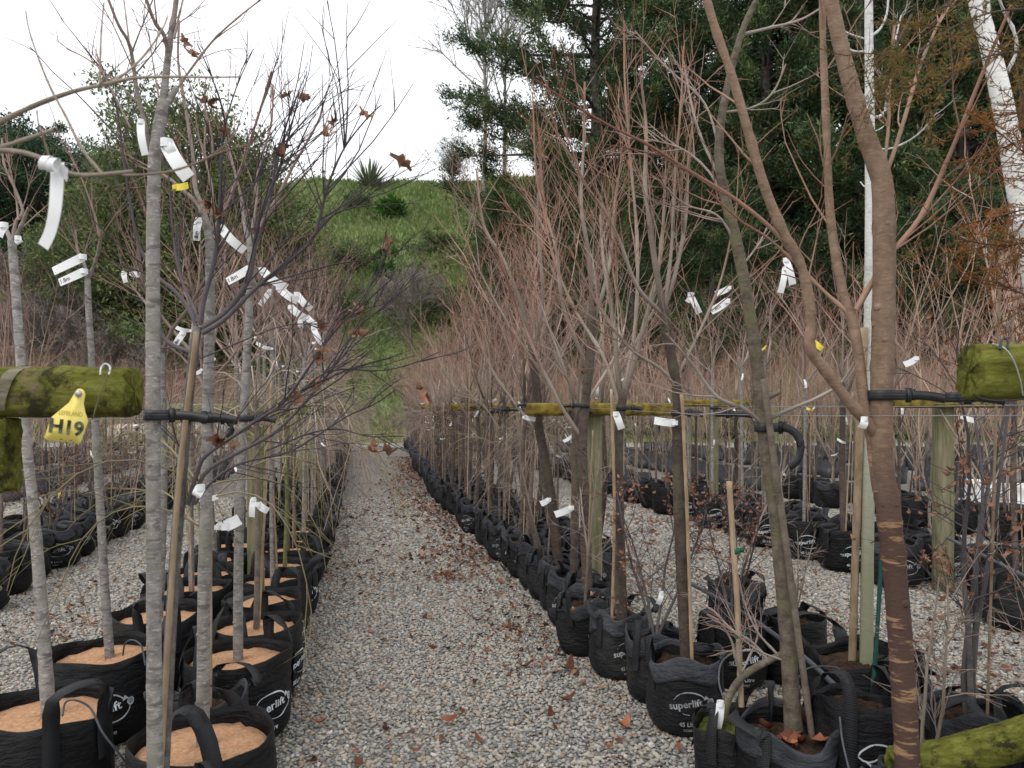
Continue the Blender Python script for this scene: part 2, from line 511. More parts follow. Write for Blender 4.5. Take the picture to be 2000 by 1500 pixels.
def gravel_mat():
    m, n, l, b = new_mat("gravel_ground")
    b.inputs['Roughness'].default_value = .92
    b.inputs['Specular IOR Level'].default_value = .15
    mp = coords(n, l, (1, 1, 1), rand=False)
    vo = n.new("ShaderNodeTexVoronoi"); vo.inputs['Scale'].default_value = 42
    l.new(mp.outputs[0], vo.inputs['Vector'])
    sp = n.new("ShaderNodeSeparateColor"); l.new(vo.outputs['Color'], sp.inputs[0])
    rp = ramp(n, [(0.0, (.20, .19, .175)), (.35, (.33, .315, .285)), (.7, (.43, .41, .37)), (.9, (.38, .30, .22)), (1.0, (.58, .57, .55))])
    l.new(sp.outputs[0], rp.inputs[0])
    big = noise(n, l, mp, .55, 5, .6)
    rb = ramp(n, [(.3, .78), (.7, 1.12)])
    l.new(big.outputs[0], rb.inputs[0])
    c = mixc(n, l, 1.0, rp.outputs[0], rb.outputs[0], 'MULTIPLY')
    ed = ramp(n, [(.25, 1.0), (.62, .45)])                # colour darkens towards the joints between the stones
    l.new(vo.outputs['Distance'], ed.inputs[0])
    c = mixc(n, l, 1.0, c, ed.outputs[0], 'MULTIPLY')
    mossn = noise(n, l, mp, .9, 5, .7)
    rm = ramp(n, [(.60, 0.0), (.74, .5)])
    l.new(mossn.outputs[0], rm.inputs[0])
    c = mixc(n, l, rm.outputs[0], c, (.20, .19, .09))
    l.new(c, b.inputs['Base Color'])
    inv = n.new("ShaderNodeMath"); inv.operation = 'SUBTRACT'; inv.inputs[0].default_value = 1.0
    l.new(vo.outputs['Distance'], inv.inputs[1])
    bump(n, l, b, inv.outputs[0], .9, .02)
    return m
M['gravel'] = gravel_mat()

# ground sheet with a slight unevenness near the viewer, flat far away
def ground():
    xs = np.unique(np.concatenate([np.linspace(-400, -30, 12), np.arange(-30, 30.1, .5), np.linspace(30, 400, 12)]))
    ys = np.unique(np.concatenate([np.linspace(-200, -4, 8), np.arange(-4, 34.1, .5), np.linspace(34, 600, 14)]))
    X, Y = np.meshgrid(xs, ys)
    nearf = np.clip((34 - np.abs(Y - 14)) / 6, 0, 1) * np.clip((30 - np.abs(X)) / 4, 0, 1)
    Z = wob(X, Y, 3, .9) * .012 * nearf - .014 * nearf
    V = np.stack([X, Y, Z], -1).reshape(-1, 3)
    nx, ny = len(xs), len(ys)
    i = np.arange(nx * ny).reshape(ny, nx)
    Q = np.stack([i[:-1, :-1], i[:-1, 1:], i[1:, 1:], i[1:, :-1]], -1).reshape(-1, 4)
    o = obj("ground", make_mesh("ground", V, Q, None, None, (M['gravel'],)))
    tag(o, kind="structure")
ground()

# cross road at the end of the path
M['road'] = simple("packed_gravel_road", (.25, .245, .23), (.36, .35, .33), 1.2, rough=.95, bstr=.3, bscale=25)
road_v = []
yy = np.linspace(-60, 60, 61)
rd0 = 30.2 + .15 * np.sin(yy * .4); rd1 = 33.6 + .2 * np.sin(yy * .3 + 1)
V = np.concatenate([np.stack([yy, rd0, np.full(61, .012)], 1), np.stack([yy, rd1, np.full(61, .02)], 1)])
i = np.arange(60)
road = obj("road", make_mesh("road", V, np.stack([i, i + 1, i + 62, i + 61], 1), None, None, (M['road'],)))
tag(road, kind="structure")

# ------------------------------------------------------------------ hill
def hill_h(x, y):
    x = np.asarray(x, float); y = np.asarray(y, float)
    crest = np.interp(x, [-90, -55, -34, -26, -10, 5, 40, 90], [9, 11, 16.0, 19.3, 20.0, 20.5, 21, 20])
    s = np.clip((y - 33.4) / 27.5, 0, 1.6)
    prof = np.where(s < .16, s * s * 1.6, np.where(s < 1, .041 + (s - .16) * 1.1, .965 + .08 * np.tanh((s - 1) * 2)))
    bumps = wob(x, y, 11, .35) * .55 * np.clip(s * 3, 0, 1) + wob(x, y, 12, 1.1) * .18 * np.clip(s * 4, 0, 1)
    return crest * prof + bumps - .02

def hill_mat():
    m, n, l, b = new_mat("grassy_hillside")
    b.inputs['Roughness'].default_value = .95
    b.inputs['Specular IOR Level'].default_value = .1
    mp = coords(n, l, (1, 1, 1), rand=False)
    t1 = noise(n, l, mp, .28, 6, .65)
    r1 = ramp(n, [(.32, (.17, .17, .085)), (.45, (.21, .26, .10)), (.58, (.26, .33, .13)), (.72, (.34, .31, .18))])
    l.new(t1.outputs[0], r1.inputs[0])
    t2 = noise(n, l, mp, 5, 6, .75)
    r2 = ramp(n, [(.3, .55), (.7, 1.4)])
    l.new(t2.outputs[0], r2.inputs[0])
    c = mixc(n, l, 1.0, r1.outputs[0], r2.outputs[0], 'MULTIPLY')
    l.new(c, b.inputs['Base Color'])
    bump(n, l, b, t2.outputs[0], 1.0, .25)
    return m
M['hill'] = hill_mat()
xs = np.unique(np.concatenate([np.linspace(-160, -50, 12), np.arange(-50, 60, 1.0), np.linspace(60, 160, 10)]))
ys = np.unique(np.concatenate([np.arange(33.4, 66, .8), np.linspace(66, 200, 12)]))
X, Y = np.meshgrid(xs, ys)
V = np.stack([X, Y, hill_h(X, Y)], -1).reshape(-1, 3)
i = np.arange(len(V)).reshape(len(ys), len(xs))
hill = obj("hill", make_mesh("hill", V, np.stack([i[:-1, :-1], i[:-1, 1:], i[1:, 1:], i[1:, :-1]], -1).reshape(-1, 4), None, None, (M['hill'],)))
tag(hill, kind="structure")

def blades(base, tip, width, side):
    """one quad-diamond blade for each base/tip row"""
    mid = base * .55 + tip * .45
    V = np.stack([base, mid - side * width[:, None], tip, mid + side * width[:, None]], 1)
    n = len(base)
    Q = np.arange(n * 4).reshape(n, 4)
    return V.reshape(-1, 3), Q

def rand_unit(r, n):
    v = r.normal(size=(n, 3))
    return v / np.linalg.norm(v, axis=1, keepdims=True)

# grass over the hillside: nobody could count it
M['grass'] = leafmat("hill_grass", [(0.0, (.15, .165, .075)), (.3, (.20, .275, .10)), (.55, (.27, .36, .14)), (.75, (.37, .39, .18)), (.88, (.41, .35, .22)), (1.0, (.46, .43, .13))], .7, .3, .3)
def hill_grass():
    r = np.random.default_rng(21)
    n = 95000
    x = r.uniform(-50, 14, n); y = 33.6 + 31 * r.random(n) ** .8
    keep = (x / y > -.70) & (x / y < .25)
    x, y = x[keep], y[keep]; n = len(x)
    z = hill_h(x, y)
    patch = wob(x, y, 31, .45)
    patch2 = wob(x, y, 33, 1.3)
    verge = np.clip((38.0 - y) / 4, 0, 1)
    h = (.16 + .38 * r.random(n)) * (1 + .55 * patch2) * (1 - .6 * verge) * np.clip(1 + .5 * patch, .4, 1.6)
    h = np.clip(h, .05, 1.0)
    base = np.stack([x, y, z - .03], 1)
    lean = r.normal(size=(n, 3)) * .45; lean[:, 2] = 1; lean[:, 1] -= .35
    tip = base + lean * h[:, None]
    side = np.stack([np.ones(n), r.normal(size=n) * .3, np.zeros(n)], 1)
    V, Q = blades(base, tip, .035 + .05 * r.random(n), side)
    t = np.clip(.42 + .26 * patch + .16 * patch2 + r.normal(size=n) * .12, 0, .86)
    t = np.where(r.random(n) < verge * .75, .9 + .1 * r.random(n), t)
    o = obj("hill_grass", make_mesh("hill_grass", V, Q, None, {"t": np.repeat(t, 4)}, (M['grass'],), smooth=False))
    tag(o, "rough green and olive grass covering the hillside behind the nursery", "grass", kind="stuff")
hill_grass()

# ------------------------------------------------------------------ foliage builders
def conifer_arrays(seed, H=30.0, spread=8.5, low=.10, nl=120, dens=1.0, droop=.05, blade=.34):
    """cypress: trunk, limbs and sprays of scale foliage"""
    r = np.random.default_rng(seed)
    wood = Geo()
    zt = np.linspace(0, H, 14)
    tp = np.stack([wob(zt, zt * 0, seed, .2) * .3, wob(zt, zt * 0 + 5, seed + 1, .2) * .3, zt], 1)
    wood.curve(tp, np.linspace(.55, .05, 14), 8, 0.0)
    LB, LT, LW, LS, LV = [], [], [], [], []
    for i in range(nl):
        f = low + (1 - low) * ((i + r.random()) / nl) ** .92
        h = f * H
        prof = (1 - f) ** .75 * (.55 + .45 * min(1, (f - low) / .12 + .25))
        L = spread * (prof * (.65 + .55 * r.random()) + .09)
        az = i * 2.39996 + r.normal() * .35
        el = .05 + .45 * f + r.normal() * .12
        d = np.array([math.cos(az) * math.cos(el), math.sin(az) * math.cos(el), math.sin(el)])
        k = 7
        p = [np.array([np.interp(h, zt, tp[:, 0]), np.interp(h, zt, tp[:, 1]), h])]
        for j in range(k - 1):
            d = unit(d + r.normal(size=3) * .09 + np.array([0, 0, (-droop if j < 2 else .10)]))
            p.append(p[-1] + d * L / (k - 1))
        p = np.array(p)
        wood.curve(p, np.linspace(.04 + .012 * L, .012, k), 4, .3)
        ns = int((6 + 3.1 * L) * dens)
        for s in range(ns):
            u = .18 + .82 * r.random() ** .8
            fi = u * (k - 1); a = min(int(fi), k - 2); w = fi - a
            c = p[a] * (1 - w) + p[a + 1] * w
            td = unit(p[a + 1] - p[a])
            sd = unit(td * .8 + rand_unit(r, 1)[0] * .75 + np.array([0, 0, .28]))
            sl = (.7 + 1.1 * r.random()) * (.5 + .5 * min(1, L / 5)) * (1.15 - .35 * u)
            tip = c + sd * sl
            wood.curve(np.array([c, c * .5 + tip * .5 + r.normal(size=3) * .05, tip]), [.018, .012, .005], 3, .6)
            nb = int(58 * dens)
            q = r.random(nb) ** .8
            o = c[None] + (tip - c)[None] * q[:, None] + r.normal(size=(nb, 3)) * .17 * sl
            bd = sd[None] * .75 + rand_unit(r, nb) * .8 + np.array([[0, 0, .18]])
            bd /= np.linalg.norm(bd, axis=1, keepdims=True)
            bl = blade * (.45 + .7 * r.random(nb))
            LB.append(o); LT.append(o + bd * bl[:, None]); LW.append(.024 + .034 * r.random(nb))
            LS.append(rand_unit(r, nb))
            LV.append(np.clip(.4 + r.normal() * .22 + .12 * r.normal(size=nb), 0, 1))
    B, T = np.concatenate(LB), np.concatenate(LT)
    V, Q = blades(B, T, np.concatenate(LW), np.concatenate(LS))
    return wood, V, Q, np.repeat(np.concatenate(LV), 4)

M['cypress'] = leafmat("cypress_foliage", [(0, (.030, .058, .026)), (.4, (.056, .098, .040)), (.68, (.090, .135, .046)), (.85, (.15, .152, .05)), (1, (.20, .125, .06))], .6, .12, .25)
M['cwood'] = simple("conifer_bark", (.06, .05, .042), (.15, .13, .11), 4, rough=.9)
M['leafdark'] = leafmat("dark_broadleaf", [(0, (.022, .052, .028)), (.5, (.040, .084, .040)), (1, (.065, .12, .05))], .5, .2, .5)
M['leafolive'] = leafmat("olive_broadleaf", [(0, (.07, .105, .038)), (.5, (.115, .155, .055)), (.85, (.165, .195, .07)), (1, (.22, .23, .10))], .5, .25, .4)
M['leafgrey'] = leafmat("silver_willow_leaf", [(0, (.20, .22, .19)), (1, (.34, .36, .33))], .6, .3, .6)
M['leafbright'] = leafmat("bright_lily_leaf", [(0, (.045, .13, .02)), (1, (.10, .22, .04))], .35, .25, 1.0)
M['leafscrub'] = leafmat("green_scrub_leaf", [(0, (.10, .135, .05)), (.5, (.155, .21, .08)), (1, (.23, .27, .12))], .6, .25, .7)

CON = []
for k, (sd, H, sp, lo, nl) in enumerate([(101, 31, 10.5, .05, 165), (102, 26, 8.0, .04, 130), (103, 23, 7.2, .03, 110)]):
    w, V, Q, t = conifer_arrays(sd, H, sp, lo, nl)
    CON.append((w.mesh("conifer_trunk", M['cwood']), make_mesh("conifer_crown", V, Q, None, {"t": t}, (M['cypress'],), smooth=False)))

def bg_tree(name, meshes, x, y, rz, sc, label, cat="tree", group=None, dz=0.0):
    e = empty(name, (x, y, float(hill_h(x, y)) - .15 + dz), rz, sc)
    obj("trunk", meshes[0], e); obj("crown", meshes[1], e)
    tag(e, label, cat, group)
    return e

# (px of trunk, distance, variant, turn, scale)
con_lab = ["tallest dark cypress with wide ragged limbs where the grassy hillside meets the trees",
           "dark cypress rising behind the pale forked brown stem, second beyond the hillside",
           "deep green cypress standing behind the white birch stem",
           "cypress with drooping green sprays above the mossy rail end",
           "large cypress at the outer end of the dark conifer belt",
           "smaller cypress filling the gap behind the tallest cypress",
           "dark cypress in the rear of the belt between two taller ones",
           "low dark cypress under the conifer belt behind the bare nursery trees",
           "squat cypress at the foot of the slope behind the second bare row",
           "rear cypress near the outer end of the belt, seen between trunks",
           "small dark cypress at the edge of the grassy slope", "low cypress below the tallest cypress, second from the slope", "low cypress below the tallest cypress, third from the slope"]
for k, (px, d, v, rz, sc) in enumerate([(1165, 47, 0, .4, 1.0), (1500, 45, 1, 1.9, 1.0), (1690, 43, 2, 3.0, 1.12), (1880, 41, 1, 4.4, 1.0),
                                        (2110, 42, 0, 5.2, .95), (1330, 55, 2, .9, 1.05), (1600, 56, 0, 2.4, .95), (1390, 40, 2, 1.2, .52),
                                        (1780, 38, 1, 5.6, .50), (2010, 53, 2, 3.7, 1.2), (975, 41, 2, 2.2, .42), (1085, 40, 1, .7, .48), (1235, 39, 2, 4.0, .50)]):
    bg_tree("cypress_tree", CON[v], (px - CX) / FPX * d, d, rz, sc, con_lab[k], "tree", "cypresses behind the nursery rows")

def leafy_arrays(seed, rx, rz_, cz, clumps, per, leaf, trunk_h, up=.2, shell=.55, stems=1, crad=.16):
    r = np.random.default_rng(seed)
    w = Geo()
    B, T, W, S, Vv = [], [], [], [], []
    root = np.zeros(3)
    for s in range(stems):
        w.curve(smoothline([root + r.normal(size=3) * .1 * (stems > 1) * np.array([1, 1, 0]), [r.normal() * .2, r.normal() * .2, trunk_h * .6], [r.normal() * .3 * rx * .3, r.normal() * .3 * rx * .3, cz]], 8), np.linspace(.05 * rx / stems ** .5 + .02, .03, 8), 6, 0)
    for i in range(clumps):
        v = rand_unit(r, 1)[0]
        rad = shell + (1 - shell) * r.random() ** .6
        lump = 1 + .22 * math.sin(v[0] * 4 + seed) * math.cos(v[2] * 5 + seed * 2) + .12 * r.normal()
        c = np.array([v[0] * rx, v[1] * rx, v[2] * rz_]) * rad * lump + np.array([0, 0, cz])
        if c[2] < .15: c[2] = .15 + .3 * r.random()
        st = np.array([0, 0, max(.2, min(c[2] * .6, cz))])
        w.curve(smoothline([st + r.normal(size=3) * .05, (st + c) / 2 + np.array([0, 0, -.1 * rx]), c], 5), np.linspace(.02 * rx + .006, .004, 5), 4, .4)
        cr = crad * rx * (.6 + .8 * r.random())
        o = c[None] + rand_unit(r, per) * (cr * r.random(per) ** .45)[:, None] * np.array([[1, 1, .75]])
        bd = rand_unit(r, per) + v[None] * .5 + np.array([[0, 0, up]])
        bd /= np.linalg.norm(bd, axis=1, keepdims=True)
        B.append(o); T.append(o + bd * (leaf * (.6 + .7 * r.random(per)))[:, None])
        W.append(leaf * (.18 + .14 * r.random(per))); S.append(rand_unit(r, per))
        Vv.append(np.clip(.5 + .28 * r.normal() + .12 * r.normal(size=per), 0, 1))
    V, Q = blades(np.concatenate(B), np.concatenate(T), np.concatenate(W), np.concatenate(S))
    return w, V, Q, np.repeat(np.concatenate(Vv), 4)

def leafy_meshes(name, mat, *a, **k):
    w, V, Q, t = leafy_arrays(*a, **k)
    return (w.mesh(name + "_trunk", M['cwood']), make_mesh(name + "_crown", V, Q, None, {"t": t}, (mat,), smooth=False))

NGAIO = leafy_meshes("ngaio", M['leafolive'], 201, 6.4, 7.6, 7.2, 800, 130, .25, 5.5, shell=.5, stems=3, crad=.19)
DARKT = leafy_meshes("dark_tree", M['leafdark'], 202, 4.2, 4.9, 6.9, 420, 130, .24, 5, shell=.45, crad=.19)
WILLOW = leafy_meshes("willow", M['leafgrey'], 203, 3.0, 4.2, 5.4, 240, 60, .15, 3.5, up=.6, shell=.3, crad=.2)
SHRUB = [leafy_meshes("scrub", M['leafscrub'], 210 + k, 1.6, 1.15, .8, 90, 60, .16, .6, shell=.5, stems=3, crad=.22) for k in range(2)]
LILY = leafy_meshes("lily", M['leafbright'], 220, .75, .6, .75, 46, 12, .40, .4, up=.3, shell=.5, stems=4, crad=.25)

bg_tree("round_tree", NGAIO, (398 - CX) / FPX * 41, 41, .3, .94, "big rounded olive green tree behind the dark twigged maple", "tree")
bg_tree("round_tree", NGAIO, (235 - CX) / FPX * 43, 43, 2.6, .62, "lower olive green tree beside the big rounded one, behind the grey stems", "tree")
bg_tree("dark_tree", DARKT, (45 - CX) / FPX * 50, 50, 1.3, 1.0, "dark green dense tree behind the long hanging white tag", "tree", dz=.0)
bg_tree("dark_tree", DARKT, (220 - CX) / FPX * 56, 56, 4.3, .55, "small dark green tree between the silver tree and the rounded olive tree", "tree")
bg_tree("silver_tree", WILLOW, (150 - CX) / FPX * 53, 53, .4, 1.0, "pale silvery loose tree next to the dark dense tree", "tree")
bg_tree("slim_tree", WILLOW, (885 - CX) / FPX * 60, 60, 2.0, .48, "small wispy tree on the hill crest below the cypress limb", "tree")
scr_pts = [(560, 50, 1.25), (610, 47, 1.35), (655, 45, 1.2), (585, 44, 1.1), (680, 50, 1.1), (545, 40, .9), (630, 40, .8), (870, 45, 1.2), (905, 42, 1.2), (850, 52, .9),
           (700, 57, .8), (520, 46, 1.3), (780, 37, .45), (950, 38, .9), (1010, 36.5, .9), (1100, 36, .9), (1250, 36, 1.0), (1420, 35.5, 1.0), (1600, 35.5, 1.0), (1780, 35.5, 1.0), (1950, 35.5, 1.0)]
for k, (px, d, sc) in enumerate(scr_pts):
    bg_tree("shrub", SHRUB[k % 2], (px - CX) / FPX * d, d, k * 1.7, sc, "bushy green shrub growing on the slope of the hill", "shrub", "green shrubs scattered on the hillside")
for k, (px, d, sc, lb) in enumerate([(765, 55.8, 1.25, "largest bright green clump of broad lily leaves, highest on the grassy slope"),
                                     (757, 51, .75, "middle small bright green lily clump on the grassy slope"),
                                     (748, 49, .8, "lowest bright green lily clump on the slope, just above the grey bush")]):
    bg_tree("lily_plant", LILY, (px - CX) / FPX * d, d, k * 2.1, sc, lb, "plant", "lily clumps on the slope")
# white lily flowers on the top clump
def flower(dx, dz):
    d = 55.2; x = (765 - CX) / FPX * d + dx; z = float(hill_h(x, d)) + dz
    e = empty("lily_flower", (x, d, float(hill_h(x, d)))); off = np.array([x, d, float(hill_h(x, d))]); p = np.array([x, d, z])
    th = np.linspace(0, 2 * math.pi, 9)[:-1]
    g = Geo(); g.add(np.vstack([[p + np.array([0, 0, -.22])], p + np.stack([np.cos(th) * .15, np.sin(th) * .15, .06 * np.cos(th)], 1)]), None, [[0, 1 + k, 1 + (k + 1) % 8] for k in range(8)])
    obj("bloom", g.mesh("bloom", M['tag'], off), e)
    g = Geo(); g.curve(np.array([[0, 0, 0], [0.02, 0, dz * .5], [0, 0, dz - .2]]), [.02, .02, .02], 4); obj("stem", g.mesh("stem", M['leafbright']), e)
    tag(e, "white lily bloom standing above the bright green clump near the crest", "flower", "white lily blooms")
flower(-.35, 1.75); flower(.3, 1.65)

# flax on the crest
def flax(px, d, n, L, label):
    r = np.random.default_rng(int(px))
    x = (px - CX) / FPX * d
    e = empty("flax_plant", (x, d, float(hill_h(x, d)) - .1))
    g = Geo()
    for i in range(n):
        az = r.random() * 6.283; el = .55 + .9 * r.random()
        dd = np.array([math.cos(az) * math.cos(el), math.sin(az) * math.cos(el), math.sin(el)])
        l_ = L * (.6 + .5 * r.random())
        p = [np.array([math.cos(az) * .15, math.sin(az) * .15, 0])]
        for j in range(5):
            dd = unit(dd + np.array([0, 0, -.10 * (1 - math.sin(el) * .8)]))
            p.append(p[-1] + dd * l_ / 5)
        p = np.array(p); sd = np.array([-math.sin(az), math.cos(az), 0])
        w = np.array([.05, .07, .07, .055, .035, .004])[:, None]
        V = np.concatenate([p - sd * w, p + sd * w]); k = np.arange(5)
        g.add(V, np.stack([k, k + 1, k + 7, k + 6], 1), None, r.random())
    obj("leaf_fan", g.mesh("flax_leaves", M['flaxleaf']), e)
    tag(e, label, "plant")
M['flaxleaf'] = leafmat("flax_leaf", [(0, (.10, .13, .07)), (1, (.22, .25, .15))], .45, .2, .6)
flax(722, 60.5, 110, 2.5, "spiky grey green flax clump standing on the hill crest")

# large bare pale trees behind the tallest cypress, grey scrub bush on the slope
def bare_arrays(seed, H, nsc, spread, levels=3, r0=.12, t0=.3, twigr=.012, kids=(7, 6, 5), upb=.25, stem=.35):
    r = np.random.default_rng(seed)
    g = Geo(); tr = Geo()
    tr.curve(smoothline([[0, 0, 0], [r.normal() * .1, r.normal() * .1, H * .5], [r.normal() * .2, 0, H * .85]], 10), np.linspace(r0, r0 * .25, 10), 8, 0)
    def rec(p, d, L, rad, lev):
        k = 6 - lev if lev < 3 else 4
        pts = [p]
        for j in range(k - 1):
            d = unit(d + r.normal(size=3) * .10 + np.array([0, 0, upb * L / H]))
            pts.append(pts[-1] + d * L / (k - 1))
        pts = np.array(pts)
        g.curve(pts, np.linspace(rad, max(twigr * .5, rad * .35), k), 4 if lev < 2 else 3, t0 + (1 - t0) * lev / levels)
        if lev >= levels: return
        for c in range(kids[lev]):
            u = .25 + .75 * r.random(); fi = u * (k - 1); a = min(int(fi), k - 2)
            q = pts[a] + (pts[a + 1] - pts[a]) * (fi - a)
            dd = unit(unit(pts[a + 1] - pts[a]) + rand_unit(r, 1)[0] * .75)
            rec(q, dd, L * (.35 + .3 * r.random()) * (1.15 - .5 * u), max(twigr, rad * .45), lev + 1)
    for i in range(nsc):
        h = H * (stem + (.8 - stem) * r.random()); az = i * 2.4 + r.normal() * .3
        el = .7 + .5 * r.random()
        rec(np.array([0, 0, h]), np.array([math.cos(az) * math.cos(el), math.sin(az) * math.cos(el), math.sin(el)]), spread * (1.25 - .6 * h / H), r0 * .4, 0)
    return tr, g
M['greytwig'] = bark_lite("grey_twigs", (.30, .28, .27), (.36, .34, .33))
M['scrubtwig'] = bark_lite("grey_scrub_twigs", (.19, .165, .15), (.24, .20, .185))
tr, g = bare_arrays(301, 17, 12, 7.5, 2, .2, .3, .018, (9, 7))
BARE = (tr.mesh("bare_trunk", M['greytwig']), g.mesh("bare_crown", M['greytwig']))
bg_tree("bare_tree", BARE, (945 - CX) / FPX * 58, 58, .5, 1.0, "pale leafless tree against the sky beside the tallest cypress", "tree")
bg_tree("bare_tree", BARE, (985 - CX) / FPX * 61, 61, 2.5, .92, "second pale leafless tree, partly hidden behind the tallest cypress", "tree")
tr, g = bare_arrays(302, 2.6, 16, 2.3, 3, .05, .3, .010, (7, 6, 4), .1, .08)
SCRUB = (tr.mesh("scrub_trunk", M['scrubtwig']), g.mesh("scrub_crown", M['scrubtwig']))
bg_tree("grey_bush", SCRUB, (800 - CX) / FPX * 42.5, 42.5, .2, 1.25, "rounded grey leafless bush on the green slope above the path end", "shrub")
bg_tree("grey_bush", SCRUB, (770 - CX) / FPX * 44, 44, 2.2, .8, "smaller grey leafless bush touching the rounded one on the slope", "shrub")
for k, (px, d, sc) in enumerate([(40, 38, 1.5), (110, 39, 1.6), (190, 38, 1.4), (20, 43, 1.5), (90, 44, 1.5), (250, 37.5, 1.2), (160, 42, 1.4), (-60, 40, 1.5), (310, 37, 1.1)]):
    bg_tree("grey_bush", SCRUB, (px - CX) / FPX * d, d, k * 1.3, sc, "grey brown leafless scrub bush on the slope above the reddish nursery hedge", "shrub", "grey scrub bushes on the slope")
# ================================================================== GRAVEL STONES
def ground_z(x, y): return wob(x, y, 3, .9) * .012 - .014
def pebble_mat():
    m, n, l, b = new_mat("gravel_stone")
    b.inputs['Roughness'].default_value = .8
    b.inputs['Specular IOR Level'].default_value = .25
    oi = n.new("ShaderNodeObjectInfo")
    rp = ramp(n, [(0.0, (.16, .158, .15)), (.25, (.255, .248, .228)), (.55, (.35, .338, .305)), (.75, (.41, .385, .335)), (.86, (.36, .28, .20)), (.93, (.29, .20, .14)), (1.0, (.56, .55, .53))])
    l.new(oi.outputs['Random'], rp.inputs[0])
    mp = coords(n, l)
    t = noise(n, l, mp, 60, 4)
    rv = ramp(n, [(.3, .8), (.7, 1.15)])
    l.new(t.outputs[0], rv.inputs[0])
    l.new(mixc(n, l, 1.0, rp.outputs[0], rv.outputs[0], 'MULTIPLY'), b.inputs['Base Color'])
    bump(n, l, b, t.outputs[0], .3, .003)
    return m
def gravel_stones():
    m = pebble_mat()
    col = bpy.data.collections.new("stone_shapes")
    r = np.random.default_rng(55)
    for k in range(6):
        lat, lon = 4, 7
        V = [[0, 0, .5]]
        for i in range(1, lat):
            a = math.pi * i / lat
            for j in range(lon):
                t = 2 * math.pi * (j + .5 * (i % 2)) / lon
                s = .5 * (1 + .16 * r.normal())
                V.append([math.sin(a) * math.cos(t) * s, math.sin(a) * math.sin(t) * s, math.cos(a) * s])
        V.append([0, 0, -.5])
        T, Q = [], []
        for j in range(lon):
            T.append([0, 1 + j, 1 + (j + 1) % lon]); e = 1 + (lat - 2) * lon
            T.append([len(V) - 1, e + (j + 1) % lon, e + j])
            for i in range(lat - 2):
                a = 1 + i * lon
                Q.append([a + j, a + lon + j, a + lon + (j + 1) % lon, a + (j + 1) % lon])
        V = np.array(V) * np.array([1.25, .95, .66]) * (1 + .1 * r.normal(size=3))
        me = make_mesh("stone_shape", V, Q, T, None, (m,))
        col.objects.link(bpy.data.objects.new("stone_shape", me))
    pts = []
    for z0, z1, step in ((2.7, 6.5, .0225), (6.5, 9.5, .029), (9.5, 14.0, .042)):
        zz = np.arange(z0, z1, step)
        for z in zz:
            xs = np.arange(-.78 * z, .78 * z, step)
            pts.append(np.stack([xs + r.normal(size=len(xs)) * step * .35, np.full(len(xs), z) + r.normal(size=len(xs)) * step * .35, np.full(len(xs), step)], 1))
    p = np.concatenate(pts)
    # no stones where bags stand shoulder to shoulder (they stand on the bare bed)
    V = np.stack([p[:, 0], p[:, 1], ground_z(p[:, 0], p[:, 1]) + .002 + r.random(len(p)) * .006], 1)
    me = bpy.data.meshes.new("gravel_points")
    me.vertices.add(len(V)); me.vertices.foreach_set("co", V.astype(np.float32).ravel())
    a = me.attributes.new("size", 'FLOAT', 'POINT')
    a.data.foreach_set("value", (p[:, 2] * (.62 + .75 * r.random(len(p)) ** 1.6)).astype(np.float32))
    o = obj("gravel", me)
    tag(o, "loose grey and beige gravel stones of the path and beds", "gravel", kind="stuff")
    ng = bpy.data.node_groups.new("scatter_stones", 'GeometryNodeTree')
    ng.interface.new_socket("Geometry", in_out='INPUT', socket_type='NodeSocketGeometry')
    ng.interface.new_socket("Geometry", in_out='OUTPUT', socket_type='NodeSocketGeometry')
    N, L = ng.nodes, ng.links
    gi, go = N.new("NodeGroupInput"), N.new("NodeGroupOutput")
    iop = N.new("GeometryNodeInstanceOnPoints")
    ci = N.new("GeometryNodeCollectionInfo"); ci.inputs['Collection'].default_value = col
    ci.inputs['Separate Children'].default_value = True; ci.inputs['Reset Children'].default_value = True
    iop.inputs['Pick Instance'].default_value = True
    rv = N.new("FunctionNodeRandomValue"); rv.data_type = 'FLOAT_VECTOR'
    rv.inputs[0].default_value = (-.5, -.5, 0); rv.inputs[1].default_value = (.5, .5, 6.283)
    na = N.new("GeometryNodeInputNamedAttribute"); na.data_type = 'FLOAT'; na.inputs['Name'].default_value = "size"
    L.new(gi.outputs[0], iop.inputs['Points']); L.new(ci.outputs[0], iop.inputs['Instance'])
    L.new(rv.outputs[0], iop.inputs['Rotation']); L.new(na.outputs[0], iop.inputs['Scale'])
    L.new(iop.outputs[0], go.inputs[0])
    md = o.modifiers.new("scatter", 'NODES'); md.node_group = ng
gravel_stones()

# ------------------------------------------------------------------ fallen leaves
def leaf_shape(r, L=1.0, curl=.25, wide=.5, lobes=False):
    """a curled leaf, 6 segments with a midrib fold"""
    k = 6
    s = np.linspace(0, 1, k)
    w = wide * np.sin(np.pi * (s * .93 + .04)) ** .8 * .5
    if lobes: w = w * (1 + .45 * np.cos(s * 18))
    mid = np.stack([s - .5, .06 * np.sin(s * 4 + r.random() * 3), curl * (s - .5) ** 2 * (1.2 + r.random())], 1)
    up = .25 + .4 * r.random()
    Lf = mid + np.stack([0 * s, w, w * up], 1); Rt = mid + np.stack([0 * s, -w, w * (up + .3 * r.normal())], 1)
    V = np.concatenate([Lf, mid, Rt]) * L
    i = np.arange(k - 1)
    return V, np.concatenate([np.stack([i, i + 1, i + 1 + k, i + k], 1), np.stack([i + k, i + k + 1, i + 1 + 2 * k, i + 2 * k], 1)])

